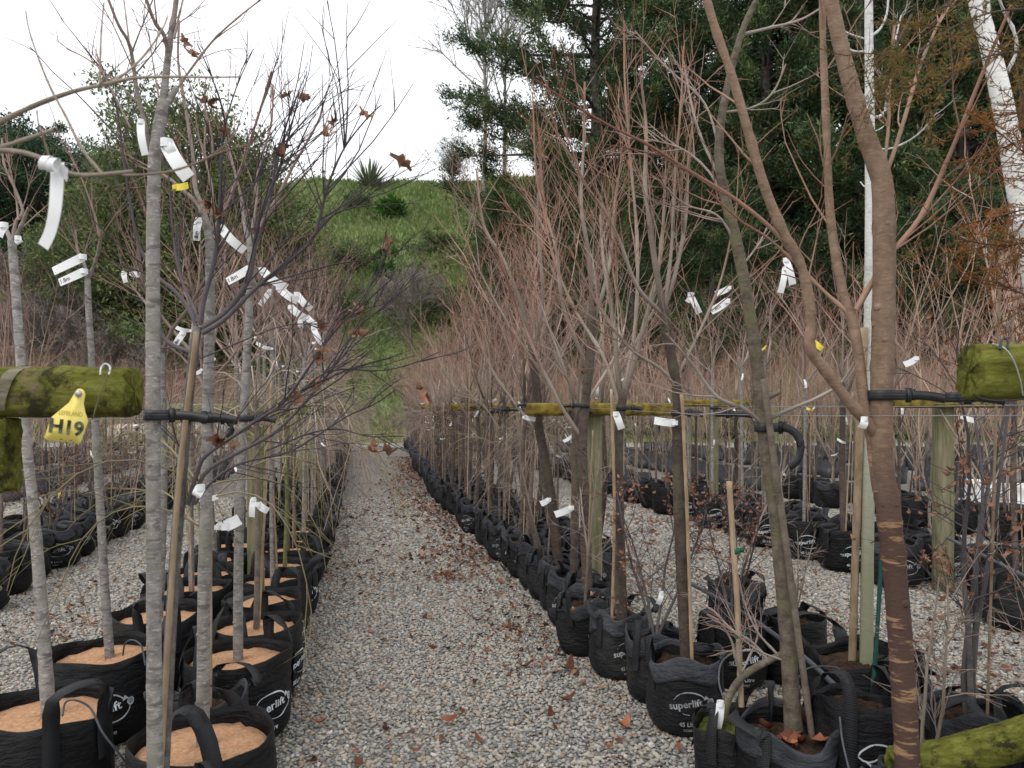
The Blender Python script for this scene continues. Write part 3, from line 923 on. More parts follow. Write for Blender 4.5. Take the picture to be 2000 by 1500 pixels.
def rotm(r, tilt=.35):
    a = r.random() * 6.283; b_, c_ = r.normal() * tilt, r.normal() * tilt
    Rz = np.array([[math.cos(a), -math.sin(a), 0], [math.sin(a), math.cos(a), 0], [0, 0, 1]])
    Rx = np.array([[1, 0, 0], [0, math.cos(b_), -math.sin(b_)], [0, math.sin(b_), math.cos(b_)]])
    Ry = np.array([[math.cos(c_), 0, math.sin(c_)], [0, 1, 0], [-math.sin(c_), 0, math.cos(c_)]])
    return Rz @ Rx @ Ry

M['litter'] = leafmat("leaf_litter", [(0, (.055, .022, .016)), (.35, (.13, .048, .026)), (.7, (.22, .085, .045)), (1, (.33, .17, .10))], .8, .1, 2.0)
def litter():
    r = np.random.default_rng(66)
    LS = []
    for k in range(5):
        LS.append(leaf_shape(r, 1.0, .5, .55, k % 2 == 0))
    g = Geo()
    cl = []                                            # clumps: photo pixel on the ground, spread, count
    for px, py, s, n in [(610, 1085, .45, 160), (650, 1120, .35, 130), (870, 1125, .12, 70), (905, 1085, .35, 200), (930, 1095, .2, 60), (860, 1000, .5, 200), (835, 970, .6, 240), (800, 935, .8, 260), (815, 905, 1.0, 300), (780, 1140, .3, 30),
                         (950, 1130, .25, 40), (1010, 1245, .15, 25), (1120, 1320, .12, 22), (1020, 1230, .1, 20), (985, 1290, .15, 14), (820, 1085, .25, 30), (740, 1010, 1.0, 120), (700, 950, 1.5, 160), (660, 1000, .5, 120),
                         (100, 1220, .4, 70), (170, 1180, .5, 60), (120, 1240, .2, 30), (1640, 1190, .3, 40), (1700, 1230, .3, 40), (1500, 1150, .3, 40), (1930, 1290, .4, 120), (1850, 1330, .3, 80), (1960, 1250, .5, 80), (1250, 1000, 1.0, 80), (1150, 1000, .8, 60)]:
        d = 2550.0 / (py - HY); cl.append(((px - CX) / FPX * d, d, s, n))
    P0 = [np.stack([x + r.normal(size=n) * s, y + r.normal(size=n) * s * 1.3], 1) for x, y, s, n in cl]
    z = 3.2 + 22 * r.random(1500) ** 1.5
    P0.append(np.stack([(r.random(1500) - .5) * 1.5 * z, z], 1))
    # a drift along the edge of the row beside the path
    z = 5 + 20 * r.random(1500)
    P0.append(np.stack([np.array([r1x(q) for q in z]) - np.abs(r.normal(size=1500)) * .35, z], 1))
    p = np.concatenate(P0)
    for x, y in p:
        V, Q = LS[r.integers(5)]
        s = (.022 + .05 * r.random() ** 2) * (1 if y < 9 else 1.25)
        g.add((V * s) @ rotm(r).T + np.array([x, y, .004 + r.random() * .014]), Q, None, r.random())
    o = obj("leaf_litter", g.mesh("leaf_litter", M['litter'], smooth=False))
    tag(o, "brown and rust red leaf litter strewn over the gravel", "leaves", kind="stuff")
litter()
def fallen_leaves():
    r = np.random.default_rng(67)
    lst = [(1028, 1308, 26, .12, "upright orange oval leaf lying alone on the gravel path"), (880, 1415, 30, .05, "dark purple curled leaf lying on the path gravel"),
           (1075, 1405, 24, .3, "brown ribbed leaf curled on the gravel beside the large grow bag"), (1110, 1375, 30, .06, "dark brown leaf pair beside the path edge gravel"),
           (1220, 1425, 34, .25, "long pale brown leaf beside the big printed grow bag"), (810, 1475, 26, .3, "rust brown crumpled leaf on open path gravel"),
           (1110, 1312, 34, .6, "pale tan leaf lying against the row of grow bags"), (935, 1218, 24, .2, "pinkish brown leaf flat on the middle of the path"),
           (700, 1480, 22, .6, "light orange leaf near the eighty litre bag"), (625, 1420, 30, .35, "reddish leaf beside the base of the printed eighty litre bag"),
           (1190, 1465, 22, .8, "small orange leaf on gravel before the printed bag"), (985, 1115, 16, .9, "orange leaf on gravel beside small bags")]
    for px, py, w, t, lb in lst:
        d = 2550.0 / (py - HY); x = (px - CX) / FPX * d
        V, Q = leaf_shape(r, w / FPX * d * 1.15, .9, .5)
        g = Geo(); g.add(V @ rotm(r, .2).T, Q, None, t)
        o = obj("fallen_leaf", g.mesh("fallen_leaf", M['fallen'], smooth=False), None, (x, d, .022))
        tag(o, lb, "leaf", "single leaves fallen on the path")
fallen_leaves()

# ================================================================== GROW BAGS
def text_arrays(s, size, bold=0.0, shear=0.0, align='CENTER'):
    cu = bpy.data.curves.new("txt", 'FONT')
    cu.body = s; cu.size = size; cu.align_x = align; cu.align_y = 'CENTER'; cu.offset = bold; cu.shear = shear
    cu.resolution_u = 3
    o = bpy.data.objects.new("txt", cu); COL.objects.link(o)
    dg = bpy.context.evaluated_depsgraph_get(); dg.update()
    me = bpy.data.meshes.new_from_object(o.evaluated_get(dg))
    V = np.array([v.co[:] for v in me.vertices]).reshape(-1, 3)
    me.calc_loop_triangles()
    T = np.array([t.vertices[:] for t in me.loop_triangles]).reshape(-1, 3)
    bpy.data.objects.remove(o); bpy.data.curves.remove(cu); bpy.data.meshes.remove(me)
    return V[:, :2], T

def ribbon2d(pts, w):
    p = np.asarray(pts, float); t = np.gradient(p, axis=0); t /= np.linalg.norm(t, axis=1, keepdims=True) + 1e-9
    nrm = np.stack([-t[:, 1], t[:, 0]], 1); w = np.asarray(w).reshape(-1, 1)
    V = np.concatenate([p - nrm * w / 2, p + nrm * w / 2]); k = len(p); i = np.arange(k - 1)
    T = np.concatenate([np.stack([i, i + 1, i + 1 + k], 1), np.stack([i, i + 1 + k, i + k], 1)])
    return V, T

def logo_2d(litre="80 Litre", code="102021", brand="superlift"):
    """the flat print of a bag, 1 unit wide"""
    VV, TT, n = [], [], 0
    def put(V, T):
        nonlocal n
        VV.append(V); TT.append(T + n); n += len(V)
    V, T = text_arrays(brand, .215, .0045); ca, sa = math.cos(.17), math.sin(.17)
    V = V @ np.array([[ca, sa], [-sa, ca]]); put(V + [-.07, 0], T)
    a = np.linspace(2.9, .35, 26)
    put(*ribbon2d(np.stack([.34 * np.cos(a) + .02, .25 * np.sin(a) + .02], 1), np.interp(np.arange(26), [0, 13, 25], [.008, .03, .02])))
    a = np.linspace(-2.2, .0, 22)
    put(*ribbon2d(np.stack([.36 * np.cos(a) + .08, .25 * np.sin(a) + .02], 1), np.interp(np.arange(22), [0, 13, 21], [.008, .03, .012])))
    put(np.array([[.30, .10], [.42, .13], [.345, .20]]), np.array([[0, 1, 2]]))                 # arrow head
    gc = np.array([.46, .065])
    a = np.linspace(0, 2 * math.pi, 22)
    put(*ribbon2d(gc + np.stack([np.cos(a), np.sin(a)], 1) * .065, np.full(22, .012)))
    for s in (.35, .8):
        put(*ribbon2d(gc + np.stack([np.cos(a) * s, np.sin(a)], 1) * .06, np.full(22, .008)))
    for y in (-.03, 0, .03):
        put(*ribbon2d(gc + np.array([[-.055, y], [.055, y]]), np.full(2, .008)))
    V, T = text_arrays(litre, .13, .002); put(V + [.0, -.42], T)
    V, T = text_arrays(code, .075, .001); put(V + [.0, -.55], T)
    return np.concatenate(VV), np.concatenate(TT)
LOGO80 = logo_2d(); LOGO45 = logo_2d("45 Litre", "032023"); LOGO35 = logo_2d("35 Litre", "102021")

class BagShape:
    """wrinkled open-topped woven bag; rad(theta, h) gives the wall"""
    def __init__(s, seed, r, h, taper=.97, lump=.02, rimw=.012, squash=0.0):
        s.r, s.h, s.taper, s.seed = r, h, taper, seed
        q = np.random.default_rng(seed)
        s.k = [(q.integers(2, 6), q.random() * 6.28, q.random() * 5 + 1, lump * r * q.random()) for _ in range(6)]
        s.k += [(q.integers(5, 13), q.random() * 6.28, q.random() * 20 + 6, .30 * lump * r * q.random()) for _ in range(6)]
        s.rk = [(q.integers(1, 6), q.random() * 6.28, rimw * q.random()) for _ in range(5)]
        s.sq = squash
    def rad(s, th, z):
        f = z / s.h
        base = s.r * (s.taper + (1 - s.taper) * f + .025 * np.sin(np.pi * np.clip(f, 0, 1)))
        base = base * (1 - .22 * np.exp(-f * 16))
        w = sum(a * np.sin(n * th + p + m * z * 3) for n, p, m, a in s.k)
        return base + w * np.clip(f * 4, .2, 1)
    def rim(s, th): return s.h + sum(a * np.sin(n * th + p) for n, p, a in s.rk)
    def pt(s, th, z, off=0.0):
        r = s.rad(th, z) + off
        return np.stack([r * np.cos(th), r * np.sin(th), z + 0 * th], -1)

def bag_meshes(seed, r, h, soil_f, mat, cuff=False, soil='coir', litre=LOGO80, pm='print', lump=.025, na=44, nz=12, rimw=.012, loops='up'):
    b = BagShape(seed, r, h, lump=lump, rimw=rimw)
    th = np.arange(na) * 2 * math.pi / na
    out = {}
    g = Geo()
    rings = [b.pt(th, np.full(na, h) * 0 + 1e-4) * np.array([1, 1, 0])]
    fr = np.concatenate([[0, .02, .06], np.linspace(.12, 1, nz)])
    rm = b.rim(th)
    for f in fr: rings.append(np.stack([b.rad(th, f * rm) * np.cos(th), b.rad(th, f * rm) * np.sin(th), f * rm], 1))
    rt = b.rad(th, rm)
    rings.append(np.stack([(rt - .004) * np.cos(th), (rt - .004) * np.sin(th), rm + .002], 1))
    sz = soil_f * h
    for z in np.linspace(1, 0, 4)[1:]:
        zz = rm * z + (sz - .02) * (1 - z)
        rr = b.rad(th, zz) - .007
        rings.append(np.stack([rr * np.cos(th), rr * np.sin(th), zz], 1))
    V = np.concatenate(rings); nr = len(rings)
    i = np.arange(nr * na).reshape(nr, na)
    Q = np.stack([i[:-1], np.roll(i[:-1], -1, 1), np.roll(i[1:], -1, 1), i[1:]], -1).reshape(-1, 4)
    g.add(V, Q)
    out['bag'] = g.mesh("grow_bag", M[mat])
    # soil or coir disc
    g = Geo()
    rr = [0.02, .35, .7, .93, 1.0]
    q = np.random.default_rng(seed + 5)
    SV = [np.stack([(b.rad(th, sz + 0 * th) - .008) * f * np.cos(th), (b.rad(th, sz + 0 * th) - .008) * f * np.sin(th), sz + (.016 if soil == 'coir' else .03) * (1 - f ** 2) + q.normal(size=na) * (.003 if soil == 'coir' else .006) * (f < 1) - (.02 if f == 1 else 0)], 1) for f in rr]
    i = np.arange(5 * na).reshape(5, na)
    Q = np.stack([i[:-1], i[1:], np.roll(i[1:], -1, 1), np.roll(i[:-1], -1, 1)], -1).reshape(-1, 4)
    Vs = np.concatenate(SV + [np.array([[0, 0, sz + .016]])])
    g.add(Vs, Q, [[len(Vs) - 1, a, (a + 1) % na] for a in range(na)])
    out['soil'] = g.mesh("soil", M[soil])
    if cuff:                                             # folded, stitched top hem
        g = Geo(); rg = []
        for f, off in ((.735, .001), (.74, .007), (.78, .009), (.86, .0075), (.93, .009), (.992, .006), (1.012, .001), (1.006, -.006), (.93, -.009)):
            zz = f * rm; q2 = b.rad(th, np.minimum(zz, h * 1.02)) + off
            rg.append(np.stack([q2 * np.cos(th), q2 * np.sin(th), zz], 1))
        i = np.arange(len(rg) * na).reshape(len(rg), na)
        g.add(np.concatenate(rg), np.stack([i[:-1], np.roll(i[:-1], -1, 1), np.roll(i[1:], -1, 1), i[1:]], -1).reshape(-1, 4))
        out['cuff'] = g.mesh("hem", M['cuff'])
    # two webbing handles
    hs = []
    q = np.random.default_rng(seed + 9)
    for k in range(2):
        a0 = k * math.pi + q.normal() * .15
        half = .115 / r * .85
        lift = (.08 + .09 * q.random()) if loops == 'up' else (.015 + .045 * q.random())
        lean = q.normal() * .07 + (.0 if loops == 'up' else -.05)
        tw = q.normal() * .55; skew = q.normal() * .16; kn = q.normal() * .03
        n = 22; u = np.linspace(0, 1, n); pts, nrm = [], []
        for s_ in u:
            if s_ < .25: a, z, o = a0 - half, h * (.55 + .45 * s_ / .25), .010
            elif s_ > .75: a, z, o = a0 + half, h * (.55 + .45 * (1 - s_) / .25), .010
            else:
                f = (s_ - .25) / .5
                a = a0 - half + 2 * half * (f - .10 * math.sin(2 * math.pi * f)) + skew * math.sin(math.pi * f)
                z = h + lift * math.sin(math.pi * f) ** .72 + kn * math.sin(2 * math.pi * f)
                o = .010 + lean * math.sin(math.pi * f)
            rr_ = float(b.rad(np.array(a), np.array(min(z, h)))) + o
            pts.append([rr_ * math.cos(a), rr_ * math.sin(a), z])
            an = a + tw * math.sin(math.pi * np.clip((s_ - .25) / .5, 0, 1))
            tp_ = math.sin(math.pi * np.clip((s_ - .25) / .5, 0, 1)) ** 1.3 * .88       # webbing turns its flat side up over the arch
            nrm.append([math.cos(an) * (1 - tp_), math.sin(an) * (1 - tp_), tp_ * 1.2])
        pts, nrm = np.array(pts), np.array(nrm)
        t = np.gradient(pts, axis=0); t /= np.linalg.norm(t, axis=1, keepdims=True)
        sd = np.cross(t, nrm); sd /= np.linalg.norm(sd, axis=1, keepdims=True)
        nn = np.cross(sd, t); w = .031 if r > .2 else .024
        V = np.stack([pts - sd * w + nn * .0012, pts + sd * w + nn * .0012, pts + sd * w - nn * .0012, pts - sd * w - nn * .0012], 1).reshape(-1, 3)
        i = np.arange(n * 4).reshape(n, 4)
        Q = np.stack([i[:-1], i[1:], np.roll(i[1:], -1, 1), np.roll(i[:-1], -1, 1)], -1).reshape(-1, 4)
        gh = Geo(); gh.add(V, Q); hs.append(gh.mesh("handle", M['strap'], smooth=False))
    out['handles'] = hs
    # print, wrapped on the wall round theta = -90 degrees (local -Y)
    if litre is not None:
        LV, LT = litre
        wd = .27 if r > .22 else .235
        a = -math.pi / 2 + LV[:, 0] * wd / r
        z = h * .47 + LV[:, 1] * wd
        out['print'] = make_mesh("print", b.pt(a, z, .0022), None, LT, None, (M[pm],), smooth=False)
    out['soil_z'] = sz; out['r'] = r; out['h'] = h
    return out

BAGL = [bag_meshes(400 + k, .262, .43, .86, 'bag', False, 'coir', LOGO80, 'print', .03) for k in range(4)]
BAGR = [bag_meshes(420 + k, .190, .385, .80, 'bagold' if k % 2 else 'bag', True, 'soil', LOGO45, 'printold', .045, rimw=.02, loops='low') for k in range(5)]
BAGM = [bag_meshes(440 + k, .225, .40, .82, 'bag', k == 1, 'soil', LOGO45 if k else LOGO35, 'print' if k != 1 else 'printold', .05, rimw=.022, loops='low' if k else 'up') for k in range(3)]

def put_bag(parent, B, rz=0.0, full=True, sc=None):
    o = obj("grow_bag", B['bag'], parent, rot=(0, 0, rz), sc=sc)
    if 'cuff' in B: obj("hem", B['cuff'], o)
    if full:
        for h in B['handles']: obj("handle", h, o)
        if 'print' in B: obj("print", B['print'], o)
    obj("soil", B['soil'], o)
    return o

# ================================================================== BARE TREE GROWTH
def walk(r, p, d, L, k, wig, up, droop=0.0):
    pts = [np.asarray(p, float)]
    st = L / (k - 1)
    for j in range(k - 1):
        d = unit(d + r.normal(size=3) * wig + np.array([0, 0, up * st - droop * st * (j + 1) / k]))
        pts.append(pts[-1] + d * st)
    return np.array(pts)

def twigs(g, r, pts, r0, n, Lr, rad, sides=3, up=.6, ang=.75, t=1.0, sub=0, umin=.2, wig=.12, subn=(2, 4)):
    """n side twigs along pts"""
    k = len(pts)
    for c in range(n):
        u = umin + (1 - umin) * r.random(); fi = u * (k - 1); a = min(int(fi), k - 2)
        q = pts[a] + (pts[a + 1] - pts[a]) * (fi - a)
        d = unit(unit(pts[a + 1] - pts[a]) + rand_unit(r, 1)[0] * ang)
        L = Lr[0] + (Lr[1] - Lr[0]) * r.random()
        L *= 1.15 - .45 * u
        kk = 5 if L > .25 else 4
        tp = walk(r, q, d, L, kk, wig, up)
        rr = rad * (.7 + .5 * r.random())
        g.curve(tp, np.linspace(rr, rr * .38, kk), sides, np.linspace(max(0, t - .3), t, kk))
        if sub > 0:
            twigs(g, r, tp, rr, r.integers(*subn), (Lr[0] * .45, Lr[1] * .5), max(rad * .62, .0011), 3, up, ang, min(1, t + .2), sub - 1, .25, wig, subn)

def buds(g, r, n, pts, rad, t=1.0):
    pass

def generic(kind, seed):
    """(trunk geo, crown geo) with the foot at z = 0 in the soil"""
    r = np.random.default_rng(seed)
    tr, cr = Geo(), Geo()
    if kind in ('brown', 'fine', 'pale'):
        fork = {'brown': 1.25 + .45 * r.random(), 'fine': 1.1 + .5 * r.random(), 'pale': .35 + .5 * r.random()}[kind]
        r0 = {'brown': .026 + .008 * r.random(), 'fine': .016 + .006 * r.random(), 'pale': .013}[kind]
        bend = r.normal(size=2) * .06
        tp = smoothline([[0, 0, -.03], [bend[0], bend[1], fork * .5], [bend[0] * .6, bend[1] * .6, fork]], 12)
        rad = np.linspace(r0, r0 * .78, 12) * (1 + .05 * r.normal(size=12)); rad[0] *= 1.25
        tr.curve(tp, rad, 9, 0.0)
        top = tp[-1]
        ns = {'brown': r.integers(3, 5), 'fine': r.integers(3, 6), 'pale': r.integers(5, 9)}[kind]
        for i in range(ns):
            az = i * 2.4 + r.normal() * .4
            el = {'brown': .95, 'fine': 1.1, 'pale': 1.2}[kind] + r.normal() * .14
            if i == 0: el = 1.45
            d = np.array([math.cos(az) * math.cos(el), math.sin(az) * math.cos(el), math.sin(el)])
            L = {'brown': 1.75, 'fine': 1.65, 'pale': 2.2}[kind] * (.7 + .45 * r.random())
            st = top - np.array([0, 0, 1]) * r.random() * .25 * (i > 0)
            bp = walk(r, st, d, L, 9, .07, .22)
            r1 = r0 * (.52 if kind != 'pale' else .7) * (.7 + .4 * r.random())
            rb = np.linspace(r1, .0032, 9)
            cr.curve(bp, rb, 6, np.linspace(.0, .85, 9))
            nt = {'brown': r.integers(6, 10), 'fine': r.integers(7, 12), 'pale': r.integers(5, 9)}[kind]
            twigs(cr, r, bp, r1, nt, (.28, .85) if kind != 'pale' else (.25, .75), .0034, 4, .75, .72, .75, 1, .12, .09, (2, 5))
        if kind == 'brown':
            twigs(cr, r, tp, r0, r.integers(3, 7), (.2, .55), .0032, 3, .3, 1.0, .8, 1, .45)
    elif kind == 'grey':
        fork = 1.62 + .35 * r.random(); r0 = .0185 + .005 * r.random()
        bend = r.normal(size=2) * .03
        tp = smoothline([[0, 0, -.03], [bend[0], bend[1], fork * .5], [bend[0] * .5, bend[1] * .5, fork]], 40)
        rad = np.linspace(r0, r0 * .8, 40) * (1 + .018 * r.normal(size=40)); rad[0] *= 1.2
        rad[r.integers(3, 39, 5)] *= 1.16
        tr.curve(tp, rad, 9, 0.0)
        top = tp[-1]
        for i in range(r.integers(3, 5)):
            az = i * 2.1 + r.normal() * .4; el = 1.0 + r.normal() * .2
            if i == 0: el = 1.45
            d = np.array([math.cos(az) * math.cos(el), math.sin(az) * math.cos(el), math.sin(el)])
            L = .55 + .55 * r.random()
            bp = walk(r, top - np.array([0, 0, .12 * r.random()]), d, L, 6, .10, .5)
            cr.curve(bp, np.linspace(r0 * .62, .005, 6), 6, np.linspace(.15, .6, 6))
            twigs(cr, r, bp, .01, r.integers(4, 8), (.35, .95), .0038, 4, .6, .6, .8, 1, .35, .10, (1, 4))
    elif kind in ('weep', 'weepgreen'):
        h = 1.0 + .3 * r.random(); r0 = .013 + .003 * r.random()
        tp = smoothline([[0, 0, -.03], [r.normal() * .02, r.normal() * .02, h * .5], [0, 0, h]], 10)
        tr.curve(tp, np.linspace(r0, r0 * .85, 10), 8, 0.0)
        for i in range(11 if kind == 'weep' else 9):
            az = i * 2.4 + r.normal() * .4; el = .75 + r.normal() * .2
            d = np.array([math.cos(az) * math.cos(el), math.sin(az) * math.cos(el), math.sin(el)])
            L = .75 + .55 * r.random()
            bp = walk(r, tp[-1] - np.array([0, 0, .25 * r.random() * (i > 2)]), d, L, 10, .08, 0.0, 5.2)
            cr.curve(bp, np.linspace(.0055, .0022, 10), 5, np.linspace(.3, .8, 10))
            for c in range(r.integers(5, 9)):
                fi = (.25 + .7 * r.random()) * 9; a = min(int(fi), 8)
                q = bp[a] + (bp[a + 1] - bp[a]) * (fi - a)
                dd = unit(unit(bp[a + 1] - bp[a]) + rand_unit(r, 1)[0] * .6)
                tpp = walk(r, q, dd, .2 + .4 * r.random(), 6, .1, 0.0, 2.4)
                cr.curve(tpp, np.linspace(.0028, .0013, 6), 4, np.linspace(.7, 1, 6))
                twigs(cr, r, tpp, .002, r.integers(2, 5), (.06, .22), .0013, 3, -.4, .8, 1.0, 0, .2, .12)
    elif kind in ('leafy', 'shrub'):
        h = .75 + .5 * r.random()
        for s in range(r.integers(2, 5)):
            az = r.random() * 6.28
            bp = walk(r, np.array([r.normal() * .02, r.normal() * .02, -.03]), unit(np.array([math.cos(az) * .16, math.sin(az) * .16, 1])), h, 8, .07, .2)
            (tr if s == 0 else cr).curve(bp, np.linspace(.011, .004, 8), 6, np.linspace(0, .6, 8))
            twigs(cr, r, bp, .008, r.integers(9, 14), (.15, .5), .003, 4, .25, .95, .8, 1, .25, .14, (3, 6))
    return tr, cr, (locals().get('fork') or locals().get('h') or 1.0)

BMAT = {'brown': 'brown', 'fine': 'fine', 'pale': 'pale', 'grey': 'grey', 'weep': 'weepbrown', 'weepgreen': 'green', 'leafy': 'maple', 'shrub': 'weepbrown'}
SPEC = {}
RAW = {}
for kind, nv in (('brown', 6), ('fine', 6), ('pale', 6), ('grey', 5), ('weep', 3), ('weepgreen', 3), ('leafy', 3), ('shrub', 2)):
    SPEC[kind] = []
    for v in range(nv):
        tr, cr, fk = generic(kind, 1000 + 37 * v + 911 * len(SPEC))
        if kind in ('fine', 'pale'): RAW.setdefault(kind, []).append((tr.arrays(), cr.arrays()))
        leafme = None
        if kind == 'leafy':
            V, Q, T, A = cr.arrays(); r = np.random.default_rng(v)
            pick = V[A > .7]; pick = pick[r.integers(0, len(pick), 420)]
            g = Geo()
            for p in pick:
                lv, lq = leaf_shape(r, .012 + .02 * r.random(), 1.6, .6)
                g.add(lv @ rotm(r, 1.0).T + p + np.array([0, 0, -.01]), lq, None, r.random())
            leafme = g.mesh("dead_leaves", M['deadleaf'], smooth=False)
        SPEC[kind].append((tr.mesh("trunk", M[BMAT[kind]]), cr.mesh("crown", M[BMAT[kind] + "_lite"]), leafme, fk))

def stake_mesh(h, r0=.0075, lean=.04, mat='bamboo', seed=1):
    r = np.random.default_rng(seed); g = Geo()
    n = 25; z = np.linspace(-.05, h, n); rad = np.full(n, r0) * (1 + .03 * r.normal(size=n)); rad[::6] *= 1.22
    zz = np.append(z, h + .0005); rad = np.append(rad, .0002)
    g.curve(np.stack([zz * lean / h, 0 * zz, zz], 1), rad, 7, 0)
    return g.mesh("stake", M[mat])
STAKE = [stake_mesh(.95 + .27 * k, .0052 + .0009 * (k % 3), .03 + .02 * (k % 3), 'bamboo', k) for k in range(5)]

e_fork = {}
def potted(name, kind, v, x, y, rz, sc, bag, bag_rz, label, cat, group, full=True, stake=True, rs=None, bag_sc=None, stake_i=0):
    e = empty(name, (x, y, 0.0), 0.0)
    tr, cr, lf, fk = SPEC[kind][v % len(SPEC[kind])]
    z0 = bag['soil_z'] * (bag_sc[2] if bag_sc else 1.0)
    obj("trunk", tr, e, (0, 0, z0), (0, 0, rz), sc)
    c = obj("crown", cr, e, (0, 0, z0), (0, 0, rz), sc)
    if lf is not None: obj("dead_leaves", lf, e, (0, 0, z0), (0, 0, rz), sc, kind="stuff")
    put_bag(e, bag, bag_rz, full, bag_sc)
    if stake: obj("stake", STAKE[stake_i % 5], e, (.045 * math.cos(rz * 3), .045 * math.sin(rz * 3), z0), (0, 0, rz * 5))
    tag(e, label, cat, group)
    e_fork[e.name] = z0 + fk * sc
    return e
# ================================================================== TRACED NEAR TREES
def hero(name, d, trunk, branches, mat, label, bag=None, bag_rz=0.0, bag_sc=None, auto=(), group=None, seed=0, sides=14, knots=.05, bag_px=None, nseg=60, stake=None, leaves=0, twig=(10, .2, .7, .0035, .5, .8), twsub=1, base=None):
    r = np.random.default_rng(seed)
    tp = smoothline([list(P(px, py, d)) + [w / 2 / FPX * d] for px, py, w in trunk], nseg)
    pts, rad = tp[:, :3], tp[:, 3]
    foot = pts[0].copy()
    if base is not None: foot = np.array([base[0], base[1], 0.0])
    rad = rad * (1 + knots * .22 * r.normal(size=nseg))
    for k in r.integers(3, nseg - 2, max(3, nseg // 7)): rad[k] *= 1 + 1.8 * knots * r.random()
    g = Geo()
    tz = np.vstack([pts, pts[-1] + (pts[-1] - pts[-2]) * .04]); rz = np.append(rad, .001)
    g.curve(tz, rz, sides, 0.0)
    if mat in ('grey', 'tan', 'olive', 'brown'):                     # pruning knots and buds along the stem
        for k in r.integers(2, nseg - 3, 16):
            az = r.random() * 6.283; dv = np.array([math.cos(az), -abs(math.sin(az)), .25]); q = pts[k]
            s0 = rad[k] * (.16 + .2 * r.random())
            g.curve(np.array([q + dv * rad[k] * .5, q + dv * rad[k] * .95, q + dv * (rad[k] * .99 + s0 * .2), q + dv * (rad[k] * .99 + s0 * .22)]), [s0 * 1.5, s0 * 1.2, s0 * .8, .0005], 7, 0.0)
    foot[2] = 0
    e = empty(name, tuple(foot))
    obj("trunk", g.mesh("trunk", M[mat], foot), e)
    c = Geo()
    for b in branches:
        bp, w0, w1 = b[0], b[1], b[2]
        d0, d1 = (b[3] if len(b) > 3 else (0, r.normal() * .15))
        t0, t1 = b[4] if len(b) > 4 else (.35, .9)
        n = max(8, int(len(bp) * 4))
        dd = np.linspace(d + d0, d + d1, len(bp))
        q = smoothline([P(x, y, z) for (x, y), z in zip(bp, dd)], n)
        ln = np.linalg.norm(q[-1] - q[0])
        r0_, r1_ = w0 / 2 / FPX * d, w1 / 2 / FPX * d
        rr = np.linspace(r0_, r1_, n) * (1 + .10 * r.normal(size=n) * (np.arange(n) % 3 == 1))
        if w0 < 9: rr[2::4] *= 1.28
        c.curve(q, rr, 8 if w0 > 7 else 6, np.linspace(t0, t1, n))
        tw = b[5] if len(b) > 5 else twig
        if tw and tw[0] > 0:
            twigs(c, r, q, r0_, int(tw[0]), (tw[1], tw[2]), tw[3], 4, tw[4], tw[5], max(.75, t1), twsub, .2, .09, (2, 4))
    if branches:
        V, Q, T, A = c.arrays()
        obj("crown", make_mesh("crown", V - foot, Q, T, {"t": A}, (M[mat],)), e)
        if leaves:
            cand = V[(A > .6)]
            for p in cand[r.integers(0, len(cand), leaves)]:
                lg = Geo()
                for q_ in range(2):
                    lv, lq = leaf_shape(r, .024 + .024 * r.random(), 2.2, .8, True)
                    lg.add(lv @ rotm(r, 1.3).T + np.array([0, 0, -.02]), lq)
                obj("dead_leaf", lg.mesh("dead_leaf", M['deadleaf'], smooth=False), e, tuple(p - foot))
    if bag is not None:
        z0 = bag['soil_z']
        bo = put_bag(e, bag, bag_rz, True, bag_sc)
        if bag_px is not None: bo.location = tuple(np.array([bag_px[0], bag_px[1], 0]) - foot)
    if stake:
        for spts, w, mt in stake:
            gs = Geo(); q = smoothline([P(*s_) for s_ in spts], 31); dm = np.mean([s_[2] for s_ in spts])
            rs = np.full(31, w / 2 / FPX * dm) * (1 + .02 * r.normal(size=31)); rs[4::9] *= 1.14
            q = np.vstack([q, q[-1] + [0, 0, .0005]]); rs = np.append(rs, .0002)
            gs.curve(q, rs, 9, 0.0)
            obj("stake", gs.mesh("stake", M[mt], foot), e)
    tag(e, label, "tree", group)
    return e

BG = "trees in the row with coir topped bags"
